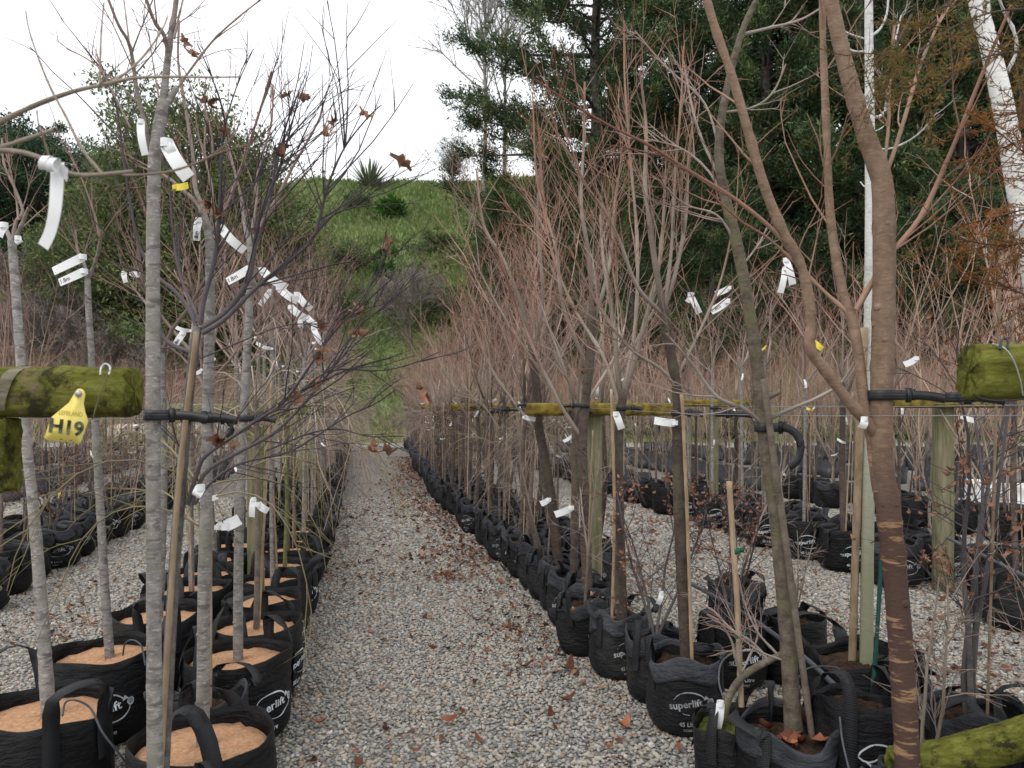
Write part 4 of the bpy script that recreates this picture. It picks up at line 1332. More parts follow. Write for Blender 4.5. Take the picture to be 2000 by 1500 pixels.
# --- tall grey standard close on the coir row
hero("potted_tree", 2.3, [(304, 1610, 30), (302, 1400, 29), (300, 1100, 27), (299, 800, 27), (299, 500, 25), (302, 320, 24), (312, 240, 23), (320, 195, 20)],
     [([(318, 200), (326, 130), (333, 70), (343, 10), (352, -90)], 15, 7, (0, .05), (.0, .35), (3, .2, .5, .003, .6, .7)),
      ([(293, 290), (283, 245), (268, 180), (258, 110), (249, 78), (232, 50), (212, 0), (196, -40)], 10, 4, (0, -.15), (.1, .6), (4, .15, .4, .0026, .7, .7)),
      ([(318, 215), (333, 190), (345, 172)], 13, 11, (0, .02), (.0, .1), None),
      ([(343, 178), (378, 128), (420, 75), (470, 30), (515, -5)], 5, 2.6, (.02, .1), (.4, .7), (3, .1, .3, .0022, .8, .7)),
      ([(330, 110), (320, 68), (303, 45), (288, 5), (278, -30)], 9, 5, (0, -.1), (.1, .5), (3, .1, .35, .0024, .8, .6)),
      ([(340, 75), (350, 30), (362, -20)], 5, 3, (0, .1), (.3, .6), (2, .1, .3, .002, .8, .6)),
      ([(253, 90), (247, 40), (240, -15)], 3.4, 2, (0, .05), (.4, .7), None),
      ([(316, 225), (300, 130), (290, 60)], 3.2, 2, (0, .1), (.5, .8), (2, .1, .2, .0018, .8, .7)),
      ([(270, 200), (215, 150), (170, 115), (130, 95)], 3.6, 2, (0, .1), (.5, .85), (3, .05, .2, .0018, .8, .7)),
      ([(255, 250), (225, 190), (200, 140), (188, 105)], 3.6, 2.2, (.05, .15), (.4, .8), (2, .05, .2, .0018, .8, .7))],
     'grey', "tall thick grey standard with ringed bark, strapped right beside the mossy rail", BAGL[1], 1.0, (.62, .62, .9), seed=11, sides=18, knots=.05, nseg=90)
# --- dark twigged maple with bamboo cane
mt = (9, .18, .55, .0026, .45, .62)
hero("potted_maple", 2.62, [(312, 1640, 26), (324, 1400, 23), (338, 1150, 22), (349, 1000, 22), (362, 850, 19), (375, 720, 17), (386, 638, 16)],
     [([(384, 640), (368, 600), (335, 562), (308, 540), (272, 480), (252, 380), (240, 300), (226, 205), (198, 125)], 8, 2, (0, .1), (.4, 1), (14, .15, .5, .0026, .5, .6)),
      ([(384, 630), (378, 600), (358, 555), (344, 500), (336, 430), (330, 350), (318, 260)], 7, 2.4, (0, .35), (.4, .95), (12, .15, .45, .0026, .5, .6)),
      ([(390, 635), (399, 580), (414, 530), (424, 470), (430, 380), (434, 290), (440, 240)], 11, 4, (0, -.1), (.35, .8), (14, .2, .6, .003, .5, .6)),
      ([(440, 240), (428, 190), (405, 130), (385, 85)], 4, 1.8, (-.1, -.15), (.8, 1), (3, .1, .3, .002, .6, .6)),
      ([(440, 240), (462, 170), (495, 95)], 3.4, 1.6, (-.1, 0), (.8, 1), (3, .1, .25, .002, .6, .6)),
      ([(395, 640), (440, 610), (470, 572), (490, 530), (503, 440), (520, 390), (545, 330), (568, 250), (585, 180)], 12, 2.2, (0, .1), (.35, 1), (18, .2, .6, .0028, .4, .65)),
      ([(396, 650), (440, 622), (500, 562), (560, 512), (612, 462), (640, 365), (672, 290), (718, 230), (745, 205)], 11, 2, (0, -.15), (.35, 1), (18, .2, .55, .0028, .35, .65)),
      ([(470, 580), (500, 480), (530, 380), (540, 300), (575, 200), (600, 140)], 6, 1.8, (.05, .3), (.5, 1), mt),
      ([(612, 462), (650, 420), (700, 400), (745, 360)], 4, 1.6, (-.1, -.3), (.7, 1), (8, .1, .35, .002, .3, .6)),
      ([(366, 985), (388, 915), (402, 890), (450, 856), (500, 822), (555, 785), (605, 715), (660, 640), (720, 585), (765, 545)], 9, 2, (0, -.2), (.35, 1), (18, .15, .5, .0026, .25, .6)),
      ([(372, 990), (400, 925), (450, 892), (500, 866), (545, 838), (600, 780), (650, 718), (700, 640), (760, 590), (805, 555)], 9, 1.8, (0, .2), (.35, 1), (18, .15, .5, .0026, .25, .6)),
      ([(380, 985), (415, 940), (470, 905), (560, 884), (620, 850), (680, 812), (730, 790), (772, 762)], 6, 1.6, (0, -.35), (.5, 1), (10, .12, .4, .0022, .1, .6)),
      ([(545, 815), (610, 745), (660, 722), (740, 724), (800, 712), (856, 688)], 4.5, 1.5, (0, .15), (.6, 1), (7, .1, .3, .002, .1, .5)),
      ([(520, 880), (600, 848), (660, 838), (720, 852), (790, 852)], 4, 1.5, (0, -.2), (.6, 1), (6, .1, .3, .002, .1, .6)),
      ([(380, 690), (340, 675), (318, 655), (312, 620)], 9, 6, (0, .1), (.4, .7), (5, .1, .4, .0024, .3, .6)),
      ([(392, 700), (440, 680), (500, 655), (560, 635), (640, 632)], 3.4, 1.4, (0, -.2), (.6, 1), (7, .1, .3, .002, .2, .6)),
      ([(366, 900), (345, 860), (330, 800)], 3.2, 1.6, (0, -.1), (.6, 1), (4, .1, .3, .002, .2, .6))],
     'maple', "dark purple twigged maple with curled dead leaves, tied to a bamboo cane", BAGR[0], .5, (.85, .85, .9), seed=12, leaves=34,
     stake=[([(306, 1640, 2.60), (345, 1000, 2.58), (384, 648, 2.57)], 11, 'bamboo')])
# --- grey standard in the near coir bag
hero("potted_tree", 2.96, [(396, 1478, 25), (398, 1200, 24), (403, 950, 22), (408, 700, 20), (411, 520, 18), (408, 452, 17)],
     [([(408, 455), (398, 420), (380, 392), (355, 370), (335, 352), (300, 330)], 12, 5, (0, .1), (.05, .6), (4, .15, .5, .003, .7, .7)),
      ([(410, 455), (395, 400), (382, 370), (376, 300), (362, 210), (348, 120), (350, 40)], 10, 4, (0, .15), (.05, .6), (4, .15, .5, .003, .7, .6)),
      ([(411, 460), (440, 410), (470, 330), (500, 240), (530, 140)], 7, 3, (0, -.1), (.2, .8), (6, .1, .4, .003, .7, .6)),
      ([(405, 470), (415, 380), (400, 300), (402, 225)], 6, 3, (0, .2), (.2, .7), (4, .1, .4, .003, .7, .6))],
     'grey', "grey ringed standard rooted in the coir topped bag with the tallest strap loops", BAGL[0], 1.9, seed=13, knots=.06, nseg=70)
# --- grey standard, outer bag at the edge of the row
hero("potted_tree", 3.25, [(96, 1412, 27), (82, 1200, 23), (66, 1000, 20), (50, 850, 18), (40, 700, 17), (30, 560, 16), (23, 470, 15)],
     [([(23, 475), (12, 450), (-10, 430)], 10, 6, (0, .1), (.1, .4), (3, .2, .5, .003, .8, .6)),
      ([(25, 470), (32, 430), (45, 415), (30, 370), (8, 320), (4, 270)], 7, 3, (0, .05), (.2, .6), (5, .1, .4, .0028, .7, .6)),
      ([(28, 468), (42, 440), (52, 415), (58, 405)], 8, 6, (0, -.05), (.1, .4), (2, .1, .4, .003, .7, .6)),
      ([(36, 430), (32, 390), (20, 330), (12, 300)], 4, 2.4, (0, .1), (.5, .9), (4, .1, .3, .0022, .7, .6))],
     'grey', "grey standard leaning from the wide coir topped bag with a thin irrigation hose", BAGL[2], 2.6, seed=14, knots=.06, nseg=70, bag_px=((88 - CX) / FPX * 3.25, 3.25))
# --- thin grey standard with the printed 1.8m tag
hero("potted_tree", 4.0, [(215, 1290, 18), (205, 1150, 16), (195, 980, 15), (187, 850, 14), (179, 700, 12), (173, 600, 12), (171, 545, 11)],
     [([(171, 548), (166, 520), (152, 490), (147, 450)], 7, 4, (0, .1), (.1, .5), (4, .15, .5, .003, .7, .6)),
      ([(173, 545), (188, 505), (195, 475), (198, 448)], 7, 5, (0, -.1), (.1, .4), (3, .2, .6, .003, .7, .6)),
      ([(195, 470), (185, 420), (160, 350), (135, 300)], 4, 2.2, (0, .1), (.5, .9), (4, .1, .4, .0026, .7, .6))],
     'grey', "thin grey standard carrying two printed white tags, rooted in the second outer coir bag", BAGL[3], .45, seed=15, knots=.07, nseg=60, bag_px=((207 - CX) / FPX * 4.0, 4.0))
# --- grey standard in the bag printed 80 Litre
hero("potted_tree", 3.95, [(465, 1300, 19), (466, 1100, 18), (472, 900, 17), (480, 740, 16), (487, 600, 15), (491, 520, 14), (488, 470, 13)],
     [([(489, 480), (478, 440), (470, 380), (450, 300), (440, 220)], 8, 3, (0, .15), (.1, .7), (6, .15, .6, .003, .7, .6)),
      ([(489, 480), (510, 440), (545, 380), (575, 320), (620, 240), (632, 200)], 8, 3, (0, -.1), (.1, .7), (8, .15, .6, .003, .7, .6)),
      ([(488, 475), (500, 400), (505, 330), (530, 240), (533, 165)], 6, 3, (0, .2), (.2, .8), (6, .15, .5, .003, .7, .6))],
     'grey', "grey standard growing in the black bag with the bright eighty litre print", BAGL[0], .98, seed=16, knots=.07, nseg=60, bag_px=(-1.41, 3.95))

# --- branches reaching in beside the long hanging tag
fx, fd = -1.33, 1.35
e = hero("potted_tree", fd, [(-480, 2300, 40), (-470, 1700, 36), (-420, 1100, 34), (-330, 700, 30), (-240, 430, 26), (-150, 300, 22)],
     [([(-150, 300), (-60, 262), (0, 238), (70, 205), (145, 178), (200, 166), (258, 153), (330, 150), (410, 151), (470, 150)], 14, 3, (0, -.05), (.0, .8), (2, .05, .15, .0018, .5, .5)),
      ([(195, 167), (196, 110), (198, 60), (203, 5)], 4, 2.4, (-.03, 0), (.6, .9), None),
      ([(215, 163), (255, 135), (290, 98), (318, 55), (328, 30)], 5.5, 2.4, (-.03, .02), (.4, .9), None),
      ([(-150, 330), (-50, 300), (0, 288), (50, 272), (108, 253)], 12, 8, (0, -.05), (.0, .2), None),
      ([(-170, 330), (-60, 295), (0, 294), (40, 297), (78, 308), (105, 320), (135, 338), (180, 342), (262, 334)], 13, 6.5, (0, -.12), (.0, .2), None),
      ([(200, 340), (160, 290), (130, 230), (98, 170), (70, 100), (56, 55), (50, 20)], 6, 1.8, (-.1, 0), (.3, .9), None),
      ([(240, 342), (270, 342), (330, 335), (380, 320), (430, 298), (490, 282)], 5, 3, (-.08, -.1), (.5, 1), None),
      ([(385, 320), (430, 292), (455, 265), (470, 238)], 4, 2, (-.08, -.06), (.7, 1), None),
      ([(415, 300), (413, 260), (400, 210)], 3.4, 1.8, (-.08, -.05), (.8, 1), None),
      ([(98, 312), (85, 270), (75, 240), (72, 215)], 4, 2.4, (-.08, -.08), (.8, 1), None)],
     'orchid', "pale jointed branches reaching in front with a long curled white tag", BAGR[1], .0, seed=17, knots=.04, twsub=0)

RG = "trees in the row along the leaf strewn side of the path"
# --- big forked tan stem
hero("potted_tree", 2.6, [(1778, 1640, 46), (1772, 1480, 46), (1762, 1300, 45), (1748, 1120, 44), (1733, 980, 44), (1722, 900, 43), (1722, 760, 42), (1726, 600, 42), (1727, 480, 42), (1724, 370, 40), (1716, 330, 38), (1690, 260, 34), (1660, 160, 31), (1640, 80, 29), (1622, 0, 27), (1605, -80, 25)],
     [([(1716, 960), (1702, 860), (1688, 790), (1678, 700), (1668, 640), (1652, 590), (1634, 510), (1620, 400), (1614, 250), (1608, 100), (1604, -60)], 24, 13, (0, .12), (.0, .15), (6, .2, .6, .004, .4, .7)),
      ([(1712, 850), (1685, 815), (1650, 775), (1610, 720), (1582, 680), (1584, 620), (1572, 545), (1556, 500), (1530, 455), (1495, 370), (1465, 270), (1430, 150), (1395, 50), (1370, -40)], 23, 14, (0, -.2), (.0, .15), (6, .2, .6, .004, .4, .7)),
      ([(1556, 500), (1500, 440), (1430, 385), (1340, 330), (1270, 285), (1190, 245), (1120, 205), (1045, 155)], 9, 3, (-.1, -.3), (.55, 1), (5, .1, .3, .003, .5, .6)),
      ([(1672, 605), (1710, 540), (1740, 495), (1800, 420), (1860, 290), (1920, 140), (1975, 10)], 12, 5, (.05, -.1), (.45, .9), (7, .2, .6, .0035, .6, .7)),
      ([(1660, 615), (1600, 560), (1560, 520), (1500, 465), (1445, 430), (1380, 370)], 8, 3, (.05, .1), (.4, 1), (6, .1, .4, .003, .5, .7)),
      ([(1726, 350), (1745, 300), (1770, 220), (1800, 120), (1850, 10)], 9, 5, (0, .15), (.2, .7), (6, .2, .5, .003, .5, .7)),
      ([(1722, 360), (1735, 250), (1740, 120), (1748, 50)], 7, 4, (0, .2), (.2, .7), (5, .2, .5, .003, .5, .7))],
     'tan', "thick tan stem forking low into three, ringed brown bark below, by the mossy rail end", BAGR[3], .0, (.82, .82, 1), seed=21, sides=20, knots=.055, nseg=110, base=((1778 - CX) / FPX * 2.6, 2.6))
# --- white birch
hero("potted_birch", 3.97, [(1692, 1300, 26), (1694, 1100, 24), (1697, 800, 24), (1700, 500, 21), (1699, 250, 18), (1697, 60, 16), (1697, -120, 14)],
     [([(1699, 72), (1720, 55), (1733, 20), (1735, -40)], 5, 3, (0, .05), (.3, .5), None), ([(1696, 78), (1660, 66), (1640, 55)], 3, 2, (0, .1), (.3, .6), None),
      ([(1696, 100), (1668, 100), (1652, 90), (1645, 82)], 4, 2.4, (0, .1), (.3, .5), None), ([(1697, 185), (1675, 186), (1666, 180)], 4, 2, (0, .05), (.3, .5), None),
      ([(1700, 228), (1718, 228), (1730, 210), (1734, 170), (1742, 110), (1760, 30)], 6, 3, (0, .1), (.3, .6), (4, .1, .4, .002, .5, .6)),
      ([(1700, 260), (1722, 250), (1735, 235)], 3, 1.8, (0, .05), (.4, .8), None), ([(1702, 290), (1740, 290), (1790, 265), (1830, 220)], 4, 2, (0, -.1), (.4, .8), (3, .1, .3, .002, .5, .6)),
      ([(1698, 225), (1678, 225), (1664, 215)], 3, 1.8, (0, .1), (.4, .8), None), ([(1700, 360), (1690, 365), (1680, 355)], 4, 2, (0, .05), (.3, .5), None)],
     'birch', "straight white birch stem, greenish near its bag, behind the forked tan stem", BAGM[0], 2.0, (1.25, 1.25, 1.02), seed=22, knots=.02, nseg=60,
     stake=[([(1664, 1300, 4.0), (1672, 1050, 3.98), (1680, 820, 3.96), (1688, 640, 3.95)], 15, 'bamboo'), ([(1695, 1460, 3.3), (1712, 1250, 3.32), (1724, 1040, 3.34)], 8, 'greenstake')])
# --- olive stem with cane and looping strap
hero("potted_tree", 3.19, [(1550, 1425, 36), (1542, 1300, 31), (1530, 1150, 30), (1515, 1000, 28), (1497, 880, 27), (1480, 720, 25), (1462, 600, 23), (1440, 480, 22), (1420, 400, 20), (1405, 320, 18), (1408, 240, 16), (1425, 150, 14), (1450, 60, 12), (1482, -10, 10)],
     [([(1494, 832), (1455, 800), (1400, 775), (1355, 715), (1330, 685), (1300, 650)], 10, 4, (0, -.15), (.2, .8), (8, .15, .6, .003, .5, .7)),
      ([(1480, 830), (1530, 805), (1590, 780), (1635, 755), (1655, 730), (1670, 705)], 9, 4, (0, -.1), (.15, .7), (4, .1, .3, .003, .5, .7)),
      ([(1482, 800), (1500, 778), (1525, 765)], 9, 9, (0, -.05), (.1, .2), None),
      ([(1412, 360), (1370, 270), (1350, 200), (1335, 120)], 6, 3, (0, .1), (.3, .8), (6, .1, .5, .003, .5, .7)),
      ([(1410, 220), (1470, 210), (1510, 180), (1535, 125)], 5, 2.6, (0, -.05), (.3, .8), (4, .1, .4, .003, .5, .7)),
      ([(1440, 70), (1500, 55), (1560, 40), (1605, 15)], 7, 3, (0, .1), (.3, .8), (6, .1, .4, .003, .5, .7)),
      ([(1412, 380), (1380, 330), (1330, 290), (1260, 270)], 5, 2.6, (0, .1), (.3, .9), (6, .1, .4, .003, .5, .7)),
      ([(1408, 300), (1375, 200), (1300, 130), (1240, 60)], 5, 2.4, (0, .2), (.3, .9), (7, .1, .4, .003, .5, .7)),
      ([(1448, 520), (1480, 480), (1500, 440)], 4, 2.4, (0, .1), (.3, .8), (3, .1, .3, .003, .5, .7)),
      ([(1435, 470), (1400, 420), (1340, 400), (1290, 360)], 5, 2.4, (0, -.1), (.4, .9), (6, .1, .4, .003, .5, .7)),
      ([(1530, 1290), (1480, 1270), (1420, 1225), (1390, 1210)], 4, 2, (0, -.1), (.5, .9), (6, .1, .3, .002, .2, .8))],
     'olive', "leaning mossy olive stem with a wooden cane and a looping black strap", BAGR[2], .3, (1.1, 1.1, 1.0), seed=23, sides=18, knots=.06, nseg=90,
     stake=[([(1588, 1450, 3.15), (1560, 1250, 3.14), (1535, 1060, 3.12), (1512, 900, 3.1), (1492, 740, 3.1)], 13, 'weepbrown')], bag_px=(1.15, 3.17))
# --- dark stem in the big printed bag
hero("potted_tree", 4.05, [(1343, 1300, 27), (1335, 1150, 26), (1328, 1000, 25), (1324, 850, 22), (1322, 760, 19), (1308, 680, 20), (1296, 600, 19)],
     [([(1297, 610), (1282, 530), (1268, 430), (1260, 360), (1262, 250), (1250, 140)], 14, 4, (0, .1), (.1, .8), (8, .2, .8, .004, .6, .6)),
      ([(1300, 620), (1245, 560), (1210, 470), (1180, 410), (1140, 355), (1120, 300), (1100, 250)], 9, 3, (0, -.2), (.3, .9), (14, .2, .8, .0036, .6, .6)),
      ([(1295, 610), (1320, 530), (1340, 420), (1345, 300), (1360, 200)], 10, 3, (0, .15), (.2, .9), (10, .2, .8, .004, .6, .6)),
      ([(1322, 760), (1290, 720), (1230, 680), (1170, 600), (1110, 480)], 7, 3, (0, -.2), (.3, .9), (12, .2, .8, .0036, .6, .6)),
      ([(1320, 740), (1370, 640), (1410, 540), (1440, 400)], 7, 3, (0, .15), (.3, .9), (10, .2, .8, .0036, .6, .6)),
      ([(1298, 600), (1312, 480), (1318, 350), (1330, 200), (1335, 90)], 8, 3, (0, .2), (.3, .9), (12, .2, .9, .0036, .6, .6))],
     'brown', "dark brown stem growing in the printed forty-five litre bag, forking above its tie", BAGR[0], -.12, (1, 1, 1.02), seed=24, knots=.05, nseg=60, bag_px=(.915, 4.06),
     stake=[([(1352, 1300, 4.0), (1342, 1000, 4.0), (1334, 815, 4.0), (1331, 770, 4.0)], 7, 'bamboo')])
hero("potted_tree", 4.85, [(1214, 1215, 23), (1210, 1050, 21), (1207, 900, 20), (1210, 830, 18), (1218, 760, 17)],
     [([(1215, 790), (1205, 720), (1200, 640), (1180, 520), (1172, 420)], 11, 5, (0, .1), (.1, .6), (12, .2, .9, .004, .7, .6)),
      ([(1212, 800), (1235, 720), (1262, 620), (1290, 500), (1300, 330)], 12, 4, (0, -.1), (.1, .8), (14, .2, .9, .004, .7, .6)),
      ([(1213, 800), (1180, 700), (1120, 600), (1080, 500), (1060, 400)], 8, 3, (0, .2), (.3, .9), (14, .2, .9, .004, .7, .6)),
      ([(1215, 790), (1240, 640), (1245, 480), (1230, 300), (1220, 150), (1219, 40)], 8, 3, (0, .15), (.3, .9), (14, .2, .9, .004, .7, .6))],
     'brown', "dark brown stem with a bent white tag below its strap, in the dusty grow bag", BAGR[1], .2, (.92, .92, 1), seed=25, nseg=50, bag_px=(.675, 4.86),
     stake=[([(1195, 1215, 4.75), (1200, 1000, 4.78), (1194, 760, 4.8)], 6, 'bamboo')])
hero("potted_tree", 5.6, [(1148, 1180, 21), (1143, 1000, 20), (1137, 880, 19), (1142, 800, 18), (1152, 700, 17), (1158, 600, 15)],
     [([(1157, 620), (1150, 500), (1135, 400), (1140, 280), (1142, 160)], 10, 4, (0, .1), (.1, .8), (14, .3, 1.0, .004, .7, .6)),
      ([(1140, 860), (1100, 800), (1050, 700), (1010, 600), (970, 480)], 8, 3, (0, -.1), (.3, .9), (14, .3, .9, .004, .7, .6)),
      ([(1156, 640), (1190, 520), (1200, 400), (1215, 300)], 9, 3, (0, .2), (.2, .9), (14, .3, .9, .004, .7, .6)),
      ([(1150, 720), (1100, 600), (1085, 480), (1050, 360), (1040, 180)], 9, 3, (0, .2), (.2, .9), (14, .3, .9, .004, .7, .6))],
     'brown', "dark brown stem beside the thick timber post on the path edge row", BAGR[3], .1, (.9, .9, 1), seed=26, nseg=50)
hero("potted_tree", 6.4, [(1092, 1120, 18), (1080, 1000, 19), (1065, 900, 18), (1052, 830, 17), (1046, 740, 16), (1036, 680, 15)],
     [([(1037, 690), (1020, 600), (980, 500), (945, 440), (930, 330)], 9, 3, (0, .1), (.1, .8), (14, .3, 1.1, .0042, .7, .6)),
      ([(1040, 700), (1060, 580), (1050, 440), (1056, 300), (1050, 240)], 9, 3, (0, -.1), (.2, .9), (14, .3, 1.1, .0042, .7, .6)),
      ([(1055, 850), (1000, 780), (950, 700), (900, 560)], 7, 3, (0, .2), (.3, .9), (14, .3, 1.0, .0042, .7, .6))],
     'brown', "dark stem leaning towards the path, bent just below its black tie", BAGR[4], .3, (.9, .9, 1), seed=27, nseg=50)
# --- leaning white birch at the edge, beside the larch sprays
hero("potted_birch", 2.9, [(2190, 1600, 50), (2120, 1200, 47), (2060, 800, 44), (2020, 540, 42), (1990, 380, 40), (1962, 220, 38), (1935, 100, 34), (1908, 0, 30), (1885, -100, 26)],
     [([(1968, 140), (1985, 100), (1980, 60), (1960, 20), (1945, -20)], 7, 4, (0, -.05), (.3, .5), None),
      ([(1935, 80), (1930, 30), (1932, -40)], 8, 5, (0, .1), (.2, .5), None), ([(2000, 420), (2030, 330), (2060, 200)], 8, 5, (0, .1), (.2, .5), None)],
     'birch', "leaning white birch stem with knotted black cord, beside rusty larch sprays", BAGR[2], 0, None, seed=28, knots=.02, nseg=60, base=((2190 - CX) / FPX * 2.9, 2.9))

# --- larch reaching in from the outer edge
def larch():
    r = np.random.default_rng(31)
    x0, d0 = 1.95, 2.35
    e = empty("potted_larch", (x0, d0, 0))
    g = Geo(); g.curve(smoothline([[0, 0, .3], [-.02, 0, 1.5], [0, 0, 2.6], [.02, 0, 3.6]], 14), np.linspace(.022, .008, 14), 8, 0)
    obj("trunk", g.mesh("trunk", M['larch']), e)
    c = Geo(); lg = Geo(); off = np.array([x0, d0, 0])
    brs = [([(2230, 520), (2080, 470), (1960, 480), (1860, 465)], .55), ([(2220, 380), (2080, 350), (1990, 290), (1930, 240)], .6), ([(2220, 420), (2060, 400), (1960, 420), (1880, 440)], .75),
           ([(2230, 100), (2100, 30), (1960, 20), (1850, 60), (1780, 120)], .25), ([(2240, -60), (2080, -80), (1930, -40), (1830, 20)], .2), ([(2230, 180), (2100, 120), (2000, 100), (1900, 120), (1840, 170)], .35),
           ([(2240, 560), (2120, 560), (2030, 580), (1960, 560)], .7), ([(2240, 260), (2140, 240), (2050, 210), (1990, 220)], .6), ([(1780, 30), (1750, 90), (1735, 140)], .2)]
    for bp, tone in brs:
        q = smoothline([P(x, y, d0 + .12 * i * (-1 if tone < .4 else .4)) for i, (x, y) in enumerate(bp)], 14) - off
        c.curve(q, np.linspace(.005, .0016, 14), 5, .6)
        for s in range(24):
            a = r.integers(2, 13); st = q[a] + (q[min(a + 1, 13)] - q[a]) * r.random()
            dd = unit(unit(q[min(a + 1, 13)] - q[a - 1]) + rand_unit(r, 1)[0] * .8 + np.array([0, 0, -.25]))
            tw = walk(r, st, dd, .10 + .22 * r.random(), 6, .15, -.5)
            c.curve(tw, np.linspace(.0018, .0008, 6), 3, .9)
            n = 70; u = r.random(n) * 4.99; ai = u.astype(int); o = tw[ai] + (tw[ai + 1] - tw[ai]) * (u - ai)[:, None]
            nd = rand_unit(r, n) + dd[None] * .7; nd /= np.linalg.norm(nd, axis=1, keepdims=True)
            V, Q = blades(o, o + nd * (.011 + .015 * r.random(n))[:, None], np.full(n, .0019), rand_unit(r, n))
            lg.add(V, Q, None, np.repeat(np.clip(tone + r.normal(size=n) * .13, 0, 1), 4))
    obj("crown", c.mesh("crown", M['larch']), e)
    M['needle'] = leafmat("larch_needles", [(0, (.10, .095, .03)), (.3, (.17, .125, .035)), (.55, (.27, .115, .03)), (1, (.34, .13, .04))], .7, .3, 3)
    obj("needles", lg.mesh("needles", M['needle'], smooth=False), e, kind="stuff")
    put_bag(e, BAGR[4], 0)
    tag(e, "larch with rusty orange needle sprays reaching in front of the leaning white birch", "tree")
larch()

# ================================================================== ROWS OF POTTED TREES
rr = np.random.default_rng(77)
KLAB = {'brown': ("dark stemmed tree with open reddish twigs", "potted_tree"), 'fine': ("slim tree with dense fine pinkish twigs", "potted_tree"),
        'pale': ("pale many stemmed whip with reddish tips", "potted_whip"), 'grey': ("grey ringed standard with small pruned head", "potted_tree"),
        'weep': ("weeping tree with brown hanging twigs", "weeping_tree"), 'weepgreen': ("green stemmed weeping maple", "weeping_maple"),
        'leafy': ("small shrub holding rusty dead leaves", "potted_shrub"), 'shrub': ("small bare twiggy shrub", "potted_shrub")}
PLACED = []
def spot(kind, x, y, bag, where, full=None, stake=None, bag_sc=None, face=None, sc=None):
    lab, nm = KLAB[kind]
    if sc is None: sc = (.92 + .2 * rr.random()) * (1.0 if kind in ('grey', 'leafy', 'shrub', 'weep', 'weepgreen') else float(np.interp(y, [5, 9, 20], [1.12, 1.0, .84])))
    if full is None: full = y < 15
    if stake is None: stake = y < 22 and rr.random() < .8 and kind not in ('leafy', 'shrub')
    fz = (rr.normal() * .9) if face is None else face
    e = potted(nm, kind, int(rr.integers(0, 50)), x, y, rr.random() * 6.28, sc, bag, fz, lab + " " + where, "shrub" if kind in ('leafy', 'shrub') else "tree",
               nm.replace("_", " ") + "s " + where, full, stake, None, bag_sc, int(rr.integers(0, 5)))
    PLACED.append((kind, x, y, sc, e_fork[e.name]))
    return e
W_R1 = "along the leaf strewn edge of the path"
W_R1b = "in the file behind the leaf strewn path edge"
W_L1 = "in the coir topped row facing the path"
W_L1b = "in the outer file of the coir topped row"
W_R2 = "across the gravel from the printed bag row"
W_R2b = "in the back file across the gravel"
W_R3 = "in the row far behind the mossy rail end"
W_L2 = "in the row behind the coir bags"

# leaf strewn path edge: the nearest bags first
spot('leafy', .845, 4.46, BAGR[3], "right beside the large printed bag", True, False, (.95, .95, .97), sc=.95)
spot('shrub', .49, 5.28, BAGR[0], "against the dusty bag on the path edge", True, True, (.9, .9, .98), face=.6)
spot('leafy', 1.36, 4.72, BAGM[2], "in the bag just before the poly pipe", True, False, (.9, .9, 1), face=.1, sc=.85)
spot('shrub', 1.74, 4.75, BAGM[2], "beside the cane of the mossy olive stem", True, False, (.85, .85, 1.0), face=.4, sc=.6)
spot('shrub', 1.66, 5.7, BAGR[2], "behind the thin cane with green ties", True, True, None, face=.2)
spot('leafy', 2.02, 3.35, BAGR[4], "between the tan forked stem and the mossy log", True, True, None, sc=1.25)
spot('shrub', 1.50, 2.78, BAGR[4], "in front of the green plastic stake", True, False, (.75, .75, 1.0), sc=.75)
spot('shrub', 2.05, 2.95, BAGM[0], "whose bag handle loops up behind the mossy log", True, False, None, face=1.2, sc=.7)
z = 5.95
while z < 30.5:
    edge = r1x(z)
    pr = rr.random()
    kind = 'brown' if pr < .6 else 'fine'
    if 6.5 < z < 22 and rr.random() < (.30 if z < 8.5 else .45): kind = 'weep' if rr.random() < .68 else ('shrub' if z < 8 else 'leafy')
    if abs(z - 6.4) > .22:
        spot(kind, edge + .20 + rr.normal() * .03, z, BAGR[int(rr.integers(5))], W_R1, bag_sc=None if z < 9 else (.95, .95, 1))
    if z < 20 and abs(z - 6.2) > .25:
        k2 = rr.choice(['brown', 'fine', 'fine', 'weep', 'leafy'] if z > 7 else ['leafy', 'shrub', 'brown', 'fine'])
        spot(k2, edge + .68 + rr.normal() * .05, z + .2, BAGR[int(rr.integers(5))] if rr.random() < .6 else BAGM[int(rr.integers(3))], W_R1b)
    z += .40 + .05 * rr.random()
# coir topped row
spot('weepgreen', -1.40, 3.45, BAGR[1], "directly behind the bag with tallest strap loops", True, True, None, face=.8, sc=.86)
spot('grey', -2.17, 4.72, BAGL[2], "in the third outer coir topped bag", True, False, None, face=2.0)
z, k = 4.52, 0
while z < 29.5:
    edge = l1x(z)
    kind = 'weepgreen' if k in (1, 3) else ('grey' if rr.random() < .8 else 'weep')
    spot(kind, edge - .27 + rr.normal() * .02, z, BAGL[int(rr.integers(4))], W_L1, bag_sc=(1, 1, .96 + .1 * rr.random()), face=.7 + rr.normal() * .5)
    if 5.0 < z < 18:
        spot('grey' if rr.random() < .6 else rr.choice(['grey', 'weep', 'weepgreen']), edge - .86 + rr.normal() * .04, z + .25, BAGL[int(rr.integers(4))], W_L1b, bag_sc=(1, 1, .98 + .08 * rr.random()), face=2.5 + rr.normal() * .6)
    z += .53 + .05 * rr.random(); k += 1
